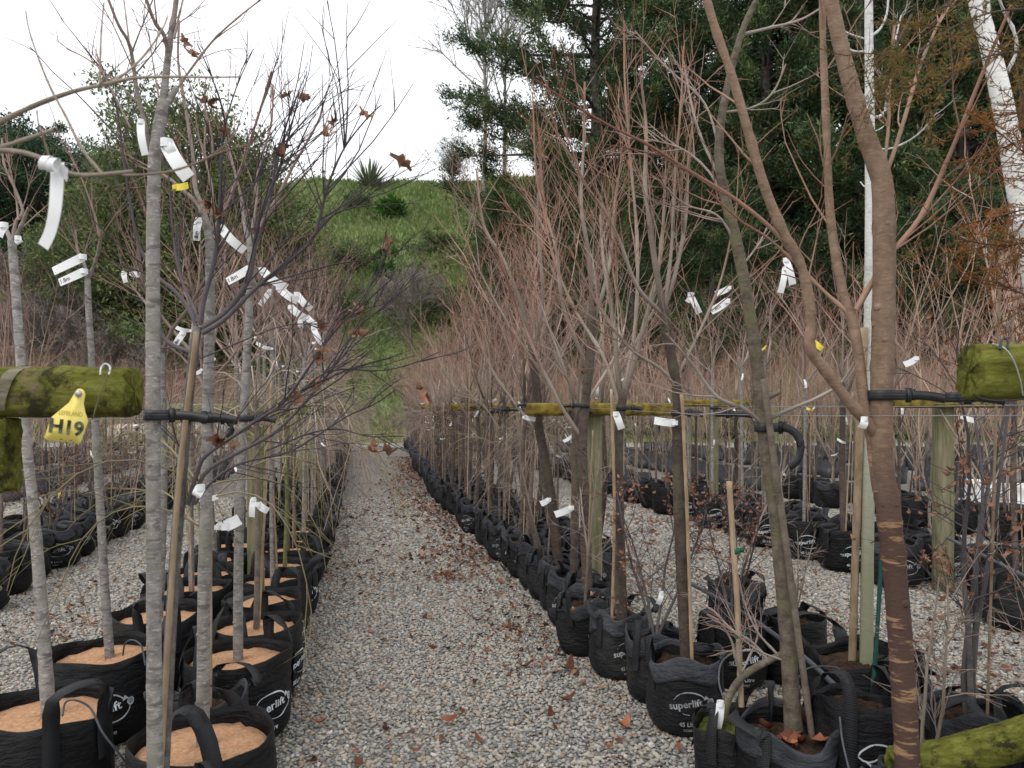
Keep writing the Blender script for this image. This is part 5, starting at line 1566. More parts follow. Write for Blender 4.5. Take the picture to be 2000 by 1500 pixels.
# row across the gravel
def x2(z): return 3.62 - .225 * (z - 5.9)
z = 5.9
while z < 19.5:
    if abs(z - 6.9) > .3:
        spot(rr.choice(['fine', 'brown', 'grey', 'pale', 'fine']), x2(z) + .27 + rr.normal() * .04, z, BAGM[int(rr.integers(3))], W_R2, z < 12, True, (1.12, 1.12, 1.05), face=rr.normal() * .35)
    if z < 14: spot(rr.choice(['fine', 'grey', 'pale', 'brown']), x2(z) + .95 + rr.normal() * .08, z + .25, BAGM[int(rr.integers(3))], W_R2b, z < 9, True, (1.1, 1.1, 1), face=rr.normal() * .4)
    z += .62 + .1 * rr.random()
z = 9.0
while z < 14.5:
    spot(rr.choice(['fine', 'pale']), x2(z) + 3.3 + rr.normal() * .08, z, BAGM[int(rr.integers(3))], W_R3, False, True, (1.1, 1.1, 1), face=rr.normal() * .4)
    z += .62
# row behind the coir topped row
def xl2(z): return -4.35 - .20 * (z - 6.7)
z = 6.3
while z < 15.5:
    spot(rr.choice(['leafy', 'shrub', 'leafy', 'fine', 'leafy']), xl2(z) - .24 + rr.normal() * .04, z, BAGM[int(rr.integers(3))], W_L2, z < 11, rr.random() < .6, (1.1, 1.1, 1.0), face=.6 + rr.normal() * .3, sc=.62 + .3 * rr.random())
    if z > 7: spot(rr.choice(['leafy', 'fine', 'pale', 'weep']), xl2(z) - .85 + rr.normal() * .06, z + .2, BAGM[int(rr.integers(3))], W_L2, False, rr.random() < .7, (1.1, 1.1, 1.0), sc=.6 + .2 * rr.random())
    z += .55 + .1 * rr.random()

# everything farther: more of the same past what can be counted, one mass
def far_mass():
    col = bpy.data.collections.new("far_tree_shapes")
    th = np.arange(10) * 2 * math.pi / 10
    for kd in ('fine', 'pale'):
        for (tV, tQ, tT, tA), (cV, cQ, cT, cA) in RAW[kd]:
            zb = .33
            n0 = len(tV)
            rings = np.concatenate([np.stack([.2 * np.cos(th), .2 * np.sin(th), 0 * th], 1), np.stack([.22 * np.cos(th), .22 * np.sin(th), 0 * th + .38], 1), np.stack([.2 * np.cos(th), .2 * np.sin(th), 0 * th + .33], 1), np.stack([.01 * np.cos(th), .01 * np.sin(th), 0 * th + .34], 1)])
            i = np.arange(40).reshape(4, 10)
            bQ = np.stack([i[:-1], np.roll(i[:-1], -1, 1), np.roll(i[1:], -1, 1), i[1:]], -1).reshape(-1, 4)
            V = np.concatenate([tV + [0, 0, zb], cV + [0, 0, zb], rings])
            Q = np.concatenate([tQ, cQ + n0, bQ + n0 + len(cV)])
            mi = np.concatenate([np.zeros(len(tQ) + len(cQ), int), np.ones(len(bQ), int)])
            me = make_mesh("far_tree", V, Q, None, {"t": np.concatenate([tA, cA, np.zeros(40)])}, (M[kd + '_lite'], M['rubber']), mi)
            col.objects.link(bpy.data.objects.new("far_tree", me))
    r = np.random.default_rng(91); pts = []; szs = []
    def line(fx, z0, z1, st, cols, s0=1.0):
        for z in np.arange(z0, z1, st):
            for c in cols: pts.append([fx(z) + c + r.normal() * .06, z + r.normal() * .08, 0]); szs.append(s0 * (.85 + .32 * r.random()))
    line(lambda z: r1x(z) + .68, 20, 30, .5, (0,), .84)
    line(lambda z: l1x(z) - .86, 18, 29, .6, (0,), .7)
    line(x2, 19.5, 29, .62, (.27, .95), .86); line(x2, 14, 19.5, .62, (.95,), .9)
    line(lambda z: x2(z) + 3.3, 14.5, 29, .62, (0, .65), .86); line(lambda z: x2(z) + 3.95, 9.5, 14.5, .62, (0,), .9)
    for k in (2, 3, 4, 5): line(lambda z: x2(z) + 3.3 * k, 7.2 + 3.1 * k, 29, .66, (0, .65), .86)
    line(xl2, 15.5, 29, .62, (-.24, -.85), .72)
    for k in (1, 2, 3): line(lambda z: xl2(z) - 2.9 * k, 9 + 3.3 * k, 29, .6, (-.24, -.85), .78)
    p = np.array(pts)
    me = bpy.data.meshes.new("far_rows"); me.vertices.add(len(p)); me.vertices.foreach_set("co", p.astype(np.float32).ravel())
    at = me.attributes.new("size", 'FLOAT', 'POINT'); at.data.foreach_set("value", np.array(szs, np.float32))
    o = obj("far_nursery_rows", me)
    tag(o, "dense reddish mass of bare potted trees in the far rows", "trees", kind="stuff")
    ng = bpy.data.node_groups.new("scatter_trees", 'GeometryNodeTree')
    ng.interface.new_socket("Geometry", in_out='INPUT', socket_type='NodeSocketGeometry')
    ng.interface.new_socket("Geometry", in_out='OUTPUT', socket_type='NodeSocketGeometry')
    N, L = ng.nodes, ng.links
    gi, go = N.new("NodeGroupInput"), N.new("NodeGroupOutput")
    iop = N.new("GeometryNodeInstanceOnPoints")
    ci = N.new("GeometryNodeCollectionInfo"); ci.inputs['Collection'].default_value = col
    ci.inputs['Separate Children'].default_value = True; ci.inputs['Reset Children'].default_value = True
    iop.inputs['Pick Instance'].default_value = True
    rv = N.new("FunctionNodeRandomValue"); rv.data_type = 'FLOAT_VECTOR'
    rv.inputs[0].default_value = (-.04, -.04, 0); rv.inputs[1].default_value = (.04, .04, 6.283)
    rs = N.new("GeometryNodeInputNamedAttribute"); rs.data_type = 'FLOAT'; rs.inputs['Name'].default_value = "size"
    L.new(gi.outputs[0], iop.inputs['Points']); L.new(ci.outputs[0], iop.inputs['Instance'])
    L.new(rv.outputs[0], iop.inputs['Rotation']); L.new(rs.outputs[0], iop.inputs['Scale'])
    L.new(iop.outputs[0], go.inputs[0])
    md = o.modifiers.new("scatter", 'NODES'); md.node_group = ng
far_mass()
# ================================================================== POSTS, RAILS AND WIRES
def log_geo(g, p0, p1, ry, rz, ex=2.6, nl=26, ns=28, seed=0, amp=.0025, flat=None, bev=.012):
    """round-cornered timber between two points; ry, rz half sizes across"""
    r = np.random.default_rng(seed)
    p0, p1 = np.asarray(p0, float), np.asarray(p1, float)
    ax = unit(p1 - p0); L = np.linalg.norm(p1 - p0)
    side = unit(np.cross(ax, [0, 0, 1])) if abs(ax[2]) < .95 else np.array([1.0, 0, 0])
    up = np.cross(side, ax)
    u = np.concatenate([[0, 0, bev * .3, bev], np.linspace(.03, L - .03, nl), [L - bev, L - bev * .3, L, L]])
    sc = np.concatenate([[.001, .86, .955, .99], np.ones(nl), [.99, .955, .86, .001]])
    th = np.arange(ns) * 2 * math.pi / ns
    c, s = np.cos(th), np.sin(th)
    cy, cz = np.sign(c) * np.abs(c) ** (2 / ex), np.sign(s) * np.abs(s) ** (2 / ex)
    rows = []
    for i, (a, k) in enumerate(zip(u, sc)):
        w = 1 + amp / ry * (wob(th * 2 + seed, np.full(ns, a * 9), seed + 1, 1.2) + .5 * r.normal(size=ns))
        endn = (r.normal(size=ns) * .003 if i < 2 or i > len(u) - 3 else 0)
        rows.append(p0 + ax * a + (endn * np.ones(ns))[:, None] * ax + side * (cy * ry * k * w)[:, None] + up * (cz * rz * k * w)[:, None])
    V = np.concatenate(rows); i = np.arange(len(V)).reshape(len(u), ns)
    g.add(V, np.stack([i[:-1], np.roll(i[:-1], -1, 1), np.roll(i[1:], -1, 1), i[1:]], -1).reshape(-1, 4))

def wire_obj(name, pts, rad, mat, parent=None, off=None, sides=6, n=None):
    g = Geo(); q = smoothline(pts, n or max(12, len(pts) * 8)); g.curve(q, np.full(len(q), rad), sides)
    return obj(name, g.mesh(name, M[mat], off), parent)

def support(d, xa, xb, zc, px_post, label, rail='railwood', half=.05, ph=.055, seed=0, post_top=None):
    """post with a cross rail carrying the wires"""
    e = empty("wire_support", (px_post, d, 0))
    off = np.array([px_post, d, 0])
    g = Geo(); log_geo(g, np.array([px_post, d + .13, -.05]) - off, np.array([px_post, d + .13, post_top or zc + half * .8]) - off, ph, ph, 5, seed=seed)
    obj("post", g.mesh("post", M['post']), e)
    g = Geo(); log_geo(g, np.array([xa, d, zc]) - off, np.array([xb, d, zc]) - off, half * .9, half, 3.2, seed=seed + 3)
    obj("cross_rail", g.mesh("cross_rail", M[rail]), e)
    tag(e, label, "post", "posts with cross rails carrying the wires")
    return e

# near mossy rail with the yellow number tag
sA = support(1.87, P(-420, 0, 1.87)[0], P(262, 0, 1.87)[0], P(0, 766.5, 1.87)[2], P(-330, 0, 1.87)[0], "thick moss covered rail end on a post, carrying the yellow numbered tag", 'moss', .061, .05, 5)
offA = np.array(sA.location)
g = Geo(); log_geo(g, P(3, 958, 1.86), P(3, 818, 1.86), .028, .04, 6, 10, seed=8); obj("bracket_block", g.mesh("bracket_block", M['moss'], offA), sA)
g = Geo()
th = np.linspace(-.15, math.pi + .6, 16)
for k in range(2): pass
cy, cz = P(0, 766.5, 1.87)[1], P(0, 766.5, 1.87)[2]
bp = []
for s_ in np.linspace(0, 1, 18):
    y_ = 718 - 1.5 + s_ * 98; x_ = 42 - 36 * s_ ** .8
    bulge = math.sqrt(max(0, 1 - abs(2 * s_ - 1) ** 3.2)) * .055 + .0025
    a = P(x_, y_, 1.87); b = P(x_ + 27, y_ - 1, 1.87); a[1] -= bulge + .003; b[1] -= bulge + .003
    bp.append([a, b])
bp = np.array(bp); k = np.arange(17)
g.add(bp.reshape(-1, 3), np.stack([2 * k, 2 * k + 1, 2 * k + 3, 2 * k + 2], 1)); obj("bare_band", g.mesh("bare_band", M['bandwood'], offA), sA)
wire_obj("staple", [P(196, 733, 1.80), P(198, 718, 1.81), P(206, 711, 1.82), P(215, 717, 1.81), P(213, 732, 1.80)], .0028, 'wire', sA, offA)
wire_obj("tie_wire", [P(214, 722, 1.803), P(205, 745, 1.797), P(192, 780, 1.795), P(183, 812, 1.80), P(180, 818, 1.83)], .0015, 'post', sA, offA)

def row_tag():
    d = 1.788
    out = [(147, 765), (151, 760), (157, 759), (163, 762), (166, 769), (163, 788), (166, 805), (172, 822), (158, 862), (154, 867), (90, 859), (86, 854), (101, 814), (118, 800), (135, 786)]
    e = empty("number_tag", tuple(P(155, 768, d)))
    off = np.array(e.location)
    f = np.array([P(x, y, d) for x, y in out]); bk = f + [0, .002, 0]; c = P(132, 822, d)
    n = len(out); V = np.vstack([f, bk, [c], [c + [0, .002, 0]]])
    T = [[2 * n, (i + 1) % n, i] for i in range(n)] + [[2 * n + 1, n + i, n + (i + 1) % n] for i in range(n)]
    Q = [[i, (i + 1) % n, n + (i + 1) % n, n + i] for i in range(n)]
    g = Geo(); g.add(V, Q, T); obj("tag_plate", g.mesh("tag_plate", M['rowtag'], off, smooth=False), e)
    def txt(s, px, py, h_px, mat, bold, nm, rot=-.13, wide=1.0):
        V, T = text_arrays(s, 1.0, bold)
        V = V * (h_px / FPX * d / .7) * np.array([wide, 1]); ca, sa = math.cos(rot), math.sin(rot)
        V = V @ np.array([[ca, sa], [-sa, ca]]); p = P(px, py, d - .0012)
        me = make_mesh(nm, np.stack([V[:, 0], 0 * V[:, 0], V[:, 1]], 1) + p - off, None, T, None, (M[mat],), smooth=False)
        obj(nm, me, e)
    txt("LEFELAND", 138, 808, 9, 'inkthin', 0.0, "maker_lettering", -.10, .80)
    txt("H19", 129, 836, 27, 'ink', .035, "row_number", -.13, 1.05)
    txt("- . -.", 131, 858, 14, 'ink', .01, "ink_marks", -.13, .9)
    g = Geo(); p = P(154, 769, d) - off
    g.curve(np.array([p + [0, .01, 0], p + [0, -.004, 0], p + [0, -.0075, 0], p + [0, -.0076, 0]]), [.0082, .0082, .006, .0003], 12)
    obj("bolt", g.mesh("bolt", M['wire']), e)
    tag(e, "yellow plastic tag marked H19 bolted to the mossy rail", "tag")
row_tag()

sB = support(1.97, P(1893, 0, 1.97)[0], P(2420, 0, 1.97)[0], P(0, 727, 1.97)[2], P(2260, 0, 1.97)[0], "blunt mossy rail end with black stained face beside the leaning birch", 'moss', .071, .05, 9)
offB = np.array(sB.location)
wire_obj("staple", [P(1953, 683, 1.90), P(1956, 666, 1.915), P(1963, 661, 1.92), P(1969, 666, 1.915), P(1967, 682, 1.90)], .0034, 'rubber', sB, offB)
wire_obj("tie_wire", [P(1938, 671, 1.93), P(1962, 680, 1.90), P(1980, 705, 1.893), P(1992, 740, 1.893), P(1998, 772, 1.90)], .0016, 'wire', sB, offB)
wire_obj("cord_loop", [P(1902, 770, 1.90), P(1920, 779, 1.905), P(1960, 783, 1.905), P(2010, 778, 1.91)], .0022, 'rubber', sB, offB)

SUPP = [(6.25, .12, 1.32, 1.66, .66, "timber post and lichen gold rail on the path edge row, nearest such post", .085),
        (11.2, -.9, .35, 1.66, -.1, "second timber post along the leaf strewn path edge row", .06), (16.5, -1.95, -.7, 1.66, -1.2, "third timber post along the leaf strewn path edge row", .06)]
for k, (d, xa, xb, zc, xp, lb, ph) in enumerate(SUPP): support(d, xa, xb, zc, xp, lb, 'railwood', .05, ph, 20 + k)
for k, (d, lb) in enumerate([(6.2, "green tinted post and rail among the coir topped bags, nearest one"), (11.0, "second green tinted post in the coir topped row"), (16.0, "third green tinted post in the coir topped row")]):
    x = l1x(d) - .56; support(d, x - .62, x + .62, 1.66, x + .02, lb, 'post', .045, .055, 30 + k)
for k, (d, lb) in enumerate([(6.9, "green weathered post with a gold lichen rail, behind the rusty leaved shrub"), (11.2, "slim green post across the gravel near the leaning olive stem"), (15.6, "farther green post across the gravel")]):
    x = x2(d) + .6; support(d, x - .55, x + .55, 1.72, x - .05, lb, 'railwood', .05, .075 if k == 0 else .06, 40 + k)

# wires along the rows
def row_wire(fn, z, zs, label):
    pts = [np.array([fn(q), q, z + .012 * math.sin(q * 1.3)]) for q in zs]
    o = wire_obj("support_wire", pts, .0014, 'wire', None, None, 5)
    tag(o, label, "wire", "wires strung along the rows")
zsr = np.linspace(1.95, 29, 26)
row_wire(lambda z: l1x(z) - .30, 1.655, zsr, "thin wire tied to the coir topped row beside the path")
row_wire(lambda z: l1x(z) - .84, 1.655, zsr, "thin wire along the outer file of the coir topped row")
row_wire(lambda z: r1x(z) + .23, 1.665, zsr, "thin wire along the leaf strewn path edge row")
row_wire(lambda z: r1x(z) + .66, 1.70, zsr, "thin wire behind the leaf strewn path edge row, from the stained rail end")
row_wire(lambda z: x2(z) + .3, 1.70, np.linspace(5, 27, 20), "thin wire along the row across the gravel")

# ------------------------------------------------------------------ black strap ties
def strap_tie(p, rad, ang, tail, label, loop=0.0, wid=.03):
    """belt round a stem with a buckle and a free tail; ang is the way to the wire (0 = +X)"""
    e = empty("strap_tie", tuple(p))
    n = 22; th = np.linspace(0, 2 * math.pi, n); R_ = rad + .004
    stretch = np.where(np.cos(th) > 0, 1 + .9 * np.cos(th) ** 2, 1.0)
    pts = np.stack([np.cos(th) * R_ * stretch, np.sin(th) * R_, 0 * th], 1)
    ca, sa = math.cos(ang), math.sin(ang); M_ = np.array([[ca, sa, 0], [-sa, ca, 0], [0, 0, 1]])
    def band(q, w, t=.0022):
        q = np.asarray(q); tg = np.gradient(q, axis=0); tg /= np.linalg.norm(tg, axis=1, keepdims=True) + 1e-9
        upv = np.array([0, 0, 1.0]) - tg * tg[:, 2:3]; upv /= np.linalg.norm(upv, axis=1, keepdims=True) + 1e-9
        nr = np.cross(tg, upv)
        V = np.stack([q - upv * w / 2 - nr * t, q + upv * w / 2 - nr * t, q + upv * w / 2 + nr * t, q - upv * w / 2 + nr * t], 1)
        i = np.arange(len(q) * 4).reshape(-1, 4)
        return V.reshape(-1, 3), np.stack([i[:-1], i[1:], np.roll(i[1:], -1, 1), np.roll(i[:-1], -1, 1)], -1).reshape(-1, 4)
    g = Geo(); V, Q = band(pts, wid); g.add(V @ M_, Q)
    for o_ in (-.008, .008):
        V, Q = band(pts + np.array([0, 0, o_]), .002, .0036); g.add(V @ M_, Q)
    obj("belt", g.mesh("belt", M['rubber'], smooth=False), e)
    g = Geo(); x0 = R_ * 1.9
    box_geo(g, np.array([x0 + .006, 0, 0]) @ M_, .014, .016, wid * 1.45, 0, M_); box_geo(g, np.array([x0 + .022, 0, .002]) @ M_, .010, .012, wid * 1.15, 0, M_)
    obj("buckle", g.mesh("buckle", M['rubber'], smooth=False), e)
    if tail > 0:
        g = Geo(); s_ = np.linspace(0, 1, 14)
        if loop > 0: q = np.stack([x0 + .01 + loop * np.sin(s_ * math.pi * .9), -.012 - .01 * s_, -loop * 2.2 * (1 - np.cos(s_ * math.pi * .9)) / 2], 1)
        else: q = np.stack([x0 + .02 + tail * s_, -.004 - .004 * s_, -.012 * s_ ** 2], 1)
        V, Q = band(q, wid * .9); g.add(V @ M_, Q); obj("strap_tail", g.mesh("strap_tail", M['rubber'], smooth=False), e)
    tag(e, label, "strap", "black strap ties holding stems to the wires")
strap_tie(P(299, 811, 2.3), .021, .15, .09, "black ribbed strap round the tall grey standard by the mossy rail")
strap_tie(P(368, 815, 2.62), .020, .1, .10, "black ribbed strap round the dark twigged maple and its cane")
strap_tie(P(405, 818, 2.96), .022, .25, .07, "black ribbed strap with a bent tail on the coir bag standard", .03)
strap_tie(P(477, 817, 3.95), .022, .1, .09, "black strap on the standard of the eighty litre bag")
strap_tie(P(1722, 772, 2.6), .038, -.12, .10, "wide black strap round the thick tan stem", 0, .034)
strap_tie(P(1491, 835, 3.19), .031, .05, .12, "black strap with a long hanging loop on the mossy olive stem", .075, .036)
strap_tie(P(1323, 806, 4.05), .027, .15, .06, "black strap round the dark stem of the printed bag")
strap_tie(P(1214, 797, 4.85), .030, .1, .05, "black strap above the bent white tag")
strap_tie(P(1141, 792, 5.6), .036, 3.0, .08, "black strap on the dark stem beside the thick timber post")
strap_tie(P(1047, 790, 6.4), .038, 3.1, .06, "black strap on the leaning bent dark stem")
strap_tie(P(1405, 808, 3.75), .014, .0, .12, "long flat black strap end hanging on the wire between the tan and dark stems")
strap_tie(P(1862, 776, 2.35), .016, .05, .10, "black strap buckle on the wire beside the stained rail end")
for kind, x, y, sc, fk in PLACED:
    if kind in ('brown', 'fine', 'grey') and y < 11 and x > -3.4 and x < 3.0 and rng.random() < .75:
        strap_tie(np.array([x, y, 1.64 + .03 * rng.normal()]), .026 * sc, rng.normal() * .4 + (0 if rng.random() < .6 else 3.1), .06 + .05 * rng.random(), "black strap tie on a stem farther along the wired rows", 0, .034)

# ------------------------------------------------------------------ plant tags
def plant_tag(p0, p1, w, label, mat='tag', text=None, sag=.12, twist=.3, group="white plant tags", lines=False, seed=0):
    """strip from p0 (at the stem) to p1, width w"""
    r = np.random.default_rng(seed)
    p0, p1 = np.asarray(p0, float), np.asarray(p1, float)
    e = empty("plant_tag", tuple(p0)); L = np.linalg.norm(p1 - p0); ax = (p1 - p0) / L
    sd = np.cross(ax, [0, 1, 0]); sd = unit(sd); fr = np.cross(sd, ax)
    if fr[1] > 0: fr = -fr
    s = np.linspace(0, 1, 9)
    mid = ax[None] * (s * L)[:, None] + fr[None] * (sag * L * np.sin(s * math.pi))[:, None] + np.array([0, 0, -1])[None] * (sag * L * .5 * np.sin(s * math.pi))[:, None] * (1 if abs(ax[2]) < .9 else 0)
    tw = twist * (s - .5)
    sdv = sd[None] * np.cos(tw)[:, None] + fr[None] * np.sin(tw)[:, None]
    nv = np.cross(np.broadcast_to(ax, sdv.shape), sdv)
    V = np.concatenate([mid - sdv * w / 2, mid + sdv * w / 2, mid - sdv * w / 2 + nv * .0006, mid + sdv * w / 2 + nv * .0006]); k = np.arange(8)
    g = Geo(); g.add(V, np.concatenate([np.stack([k, k + 1, k + 10, k + 9], 1), np.stack([k + 18, k + 27, k + 28, k + 19], 1)]))
    obj("strip", g.mesh("strip", M[mat], smooth=False), e)
    g = Geo(); a = np.linspace(0, 2 * math.pi, 9); rr_ = w * .42
    lp = np.stack([np.cos(a) * rr_, np.sin(a) * rr_, 0 * a], 1)
    Vl = np.concatenate([lp + [0, 0, -w * .3], lp + [0, 0, w * .3]]); g.add(Vl, np.stack([k, k + 1, k + 10, k + 9], 1))
    obj("loop", g.mesh("loop", M[mat], smooth=False), e)
    def put(Vt, T, u0, nm, m_):
        uu = np.clip(u0 + Vt[:, 0] / L, 0, 1); fi = uu * 8; ai = np.minimum(fi.astype(int), 7); f = (fi - ai)[:, None]
        m0 = mid[ai] * (1 - f) + mid[ai + 1] * f; sv = sdv[ai] * (1 - f) + sdv[ai + 1] * f; nn = nv[ai]
        nn = nn * np.where(nn[:, 1:2] > 0, -1, 1)
        obj(nm, make_mesh(nm, m0 + sv * Vt[:, 1:2] + nn * .0014, None, T, None, (M[m_],), smooth=False), e)
    if text:
        Vt, T = text_arrays(text, w * .72, .0004)
        sg = 1 if sd[2] > 0 else -1
        Vt = Vt * np.array([1 if ax[0] > 0 else -1, sg]);  half_ = (Vt[:, 0].max() - Vt[:, 0].min()) / 2 / L; put(Vt, T, max(.5, .95 - half_), "lettering", 'inkblack')
    if lines:
        LV, LT, n = [], [], 0
        for q in range(3):
            y = (q - 1) * w * .26; l0, l1 = -.42 * L, (.3 + .1 * q) * L * .8
            LV += [[l0, y - w * .045], [l1, y - w * .045], [l1, y + w * .045], [l0, y + w * .045]]; LT += [[n, n + 1, n + 2], [n, n + 2, n + 3]]; n += 4
        put(np.array(LV), np.array(LT), .55, "fine_print", 'inkthin2')
    tag(e, label, "tag", group)
    return e
M['inkthin2'] = simple("small_grey_print", (.35, .35, .36), (.62, .62, .63), 120, rough=.7)
def ptag(x0, y0, x1, y1, wpx, d, label, **k): return plant_tag(P(x0, y0, d), P(x1, y1, d), wpx / FPX * d, label, **k)
def long_tag():
    d = 1.24
    e = empty("plant_tag", tuple(P(110, 318, d))); off = np.array(e.location)
    mid = smoothline([P(112, 318, d), P(111, 360, d - .004), P(107, 410, d - .002), P(98, 452, d + .006), P(84, 482, d + .012)], 14); w = np.linspace(27, 24, 14) / FPX * d
    t = np.gradient(mid, axis=0); t /= np.linalg.norm(t, axis=1, keepdims=True); sd = np.cross(t, [0, 1, 0]); k = np.arange(13)
    g = Geo(); V = np.concatenate([mid - sd * w[:, None] / 2, mid + sd * w[:, None] / 2]); V2 = V + [0, .0008, 0]
    g.add(np.concatenate([V, V2]) - off, np.concatenate([np.stack([k, k + 1, k + 15, k + 14], 1), np.stack([k + 28, k + 42, k + 43, k + 29], 1)])); obj("strip", g.mesh("strip", M['tag']), e)
    for kx, (x, y, ty) in enumerate(((90, 318, 16), (104, 322, 14))):
        g = Geo(); c = P(x, y, d - .02) - off; a = np.linspace(0, 2 * math.pi, 13)
        ring = np.stack([np.cos(a) * .004, np.sin(a) * .010, np.cos(a) * .011], 1) + c
        Vr = np.concatenate([ring + [-.006, 0, 0], ring + [.006, 0, 0]]); q = np.arange(12); g.add(Vr, np.stack([q, q + 1, q + 14, q + 13], 1)); obj("wrap", g.mesh("wrap", M['tag']), e)
    g = Geo(); g.add(np.array([P(120, 318, d - .01), P(133, 330, d - .01), P(131, 356, d - .005), P(114, 335, d - .005)]) - off, [[0, 1, 2, 3]]); obj("wrap", g.mesh("wrap_end", M['tag']), e)
    tag(e, "long curled blank white tag hanging from the pale jointed branch", "tag", "white plant tags")
long_tag()
ptag(325, 280, 369, 348, 28, 2.27, "large blank white tag wrapped on the tall grey standard", sag=.08, lines=False)
ptag(275, 238, 284, 303, 15, 2.24, "narrow white tag wrapped on the left limb of the tall grey standard", sag=.1)
ptag(322, 276, 338, 296, 16, 2.262, "printed white wrap tag on the tall grey standard fork", lines=True)
ptag(342, 366, 368, 362, 13, 2.9, "small yellow tag among the maple twigs", mat='tagyellow', sag=.25)
ptag(162, 502, 104, 530, 17, 3.98, "white tag with fine print on the thin grey standard", lines=True, sag=.05)
ptag(165, 530, 116, 552, 16, 3.97, "white tag printed 1.8m on the thin grey standard", text="1.8m", sag=.05)
ptag(432, 445, 478, 490, 17, 2.93, "blank white tag hanging slantwise behind the maple fork", sag=.1)
ptag(388, 430, 384, 470, 15, 2.93, "half hidden white tag printed .8m on the coir bag standard", text=".8m", sag=.1)
ptag(487, 525, 444, 550, 16, 3.9, "white tag printed 1.8m on the eighty litre bag standard", text="1.8m", sag=.06)
for k, t_ in enumerate([(512, 528, 560, 562, 16), (545, 562, 582, 588, 15), (580, 575, 608, 604, 14), (528, 568, 508, 596, 11), (568, 600, 598, 622, 14), (585, 615, 588, 640, 10), (612, 640, 630, 672, 11), (600, 620, 625, 640, 12)]):
    ptag(t_[0], t_[1], t_[2], t_[3], t_[4], 4.9 + .35 * k, "blank white tag on the standards behind the maple", sag=.12, seed=k)
ptag(358, 650, 342, 674, 13, 2.7, "small white tag at the maple's main fork", text=".8m", sag=.1)
ptag(258, 535, 278, 536, 11, 4.6, "short white tag left of the tall grey standard", sag=.1); ptag(242, 533, 246, 552, 10, 4.62, "small white tag with a dark eyelet by the tall grey standard", sag=.1)
ptag(392, 952, 383, 970, 20, 2.55, "crumpled white tag on the lowest maple limb", sag=.3)
ptag(440, 1028, 468, 1014, 22, 3.5, "white tag on the green stemmed weeping maple", sag=.05); ptag(424, 1030, 436, 1024, 14, 3.5, "eyelet end of the tag on the green stemmed weeping maple", sag=.05)
ptag(495, 975, 492, 1010, 12, 3.7, "upright white tag among the arching green twigs", sag=.1); ptag(505, 985, 524, 998, 14, 3.7, "slanted white tag among the arching green twigs", sag=.1)
ptag(35, 465, 40, 475, 14, 3.2, "small white wrap tag on the leaning grey standard", sag=.2); ptag(8, 440, -2, 462, 18, 3.2, "white tag at the top of the leaning grey standard", sag=.1)
ptag(1348, 575, 1366, 612, 12, 5.2, "white tag hanging near the mossy olive stem", sag=.1); ptag(1352, 575, 1342, 590, 10, 5.2, "short white tag beside the hanging one near the olive stem", sag=.1)
ptag(1420, 588, 1388, 608, 15, 6.5, "white tag printed 1.8m behind the mossy olive stem", text="1.8m", sag=.08); ptag(1424, 562, 1398, 574, 11, 6.5, "blank white tag above the 1.8m tag behind the olive stem", sag=.1)
ptag(1535, 508, 1548, 556, 14, 6.6, "pair of long white tags between the olive and tan stems", sag=.1); ptag(1533, 525, 1524, 572, 12, 6.6, "narrow long white tag between the olive and tan stems", sag=.1)
ptag(1203, 808, 1214, 838, 14, 4.78, "bent white tag on the dark stem below its strap", sag=.1)
ptag(1318, 826, 1278, 821, 15, 4.0, "white tag with fine print on the dark stem of the printed bag", lines=True, sag=.05)
ptag(1024, 815, 1046, 819, 9, 6.3, "small white tag on the leaning bent dark stem", sag=.05)
ptag(1688, 818, 1682, 836, 16, 2.56, "torn white tag wrapped in the fork of the tan stem", sag=.3); ptag(1720, 828, 1742, 824, 9, 4.5, "narrow white tag behind the tan stem", sag=.05)
ptag(1790, 700, 1766, 712, 12, 6.2, "white tag on the forked olive tree behind the tan stem", sag=.1)
ptag(1590, 668, 1606, 682, 11, 5.6, "half yellow tag beside the tan fork", mat='tagyellow', sag=.1)
ptag(1116, 992, 1084, 1005, 13, 5.5, "white tag low on the shrub beside the dark stems", sag=.05); ptag(1072, 976, 1056, 984, 11, 6.0, "small low white tag beside the bent stem", sag=.1)
ptag(1880, 815, 1906, 822, 10, 5.0, "white tag below the stained rail end", sag=.05)
ptag(1292, 1158, 1285, 1180, 10, 4.4, "small white tag on the rusty shrub by the printed bag", sag=.2); ptag(1407, 1374, 1400, 1422, 17, 3.28, "tall white tag at the foot of the mossy small pot", sag=.1)
ptag(1995, 410, 1985, 450, 26, 2.85, "white tag at the edge of the leaning white birch", sag=.2)
for k, (kind, x, y, sc, fk) in enumerate(PLACED):
    if rng.random() < (.8 if kind == 'grey' else .6) and y < 20 and kind not in ('leafy', 'shrub'):
        z0 = fk + rng.normal() * .08 if rng.random() < .65 else 1.1 + .5 * rng.random()
        a = rng.random() * 6.283; L = .075 + .05 * rng.random()
        p0 = np.array([x, y - .02 * sc, z0]); dr = unit(np.array([math.cos(a), -.3, math.sin(a) * .8 - .25]))
        where = "coir topped row" if -3.6 < x - (l1x(y) + .5) < .4 and x < l1x(y) else ("row behind the coir bags" if x < 0 and x < l1x(y) - 1 else ("leaf strewn path edge row" if x < r1x(y) + 1.2 else "rows across the gravel"))
        plant_tag(p0, p0 + dr * L, .022 + .008 * rng.random(), "small blank white tag on a tree of the " + where, 'tag' if rng.random() < .94 else 'tagyellow', None, .15, .6, "small white tags in the " + where, seed=k) if rng.random() < .94 else \
            plant_tag(p0, p0 + dr * L, .024, "small yellow tag on a tree of the " + where, 'tagyellow', None, .15, .6, "small yellow tags in the " + where, seed=k)

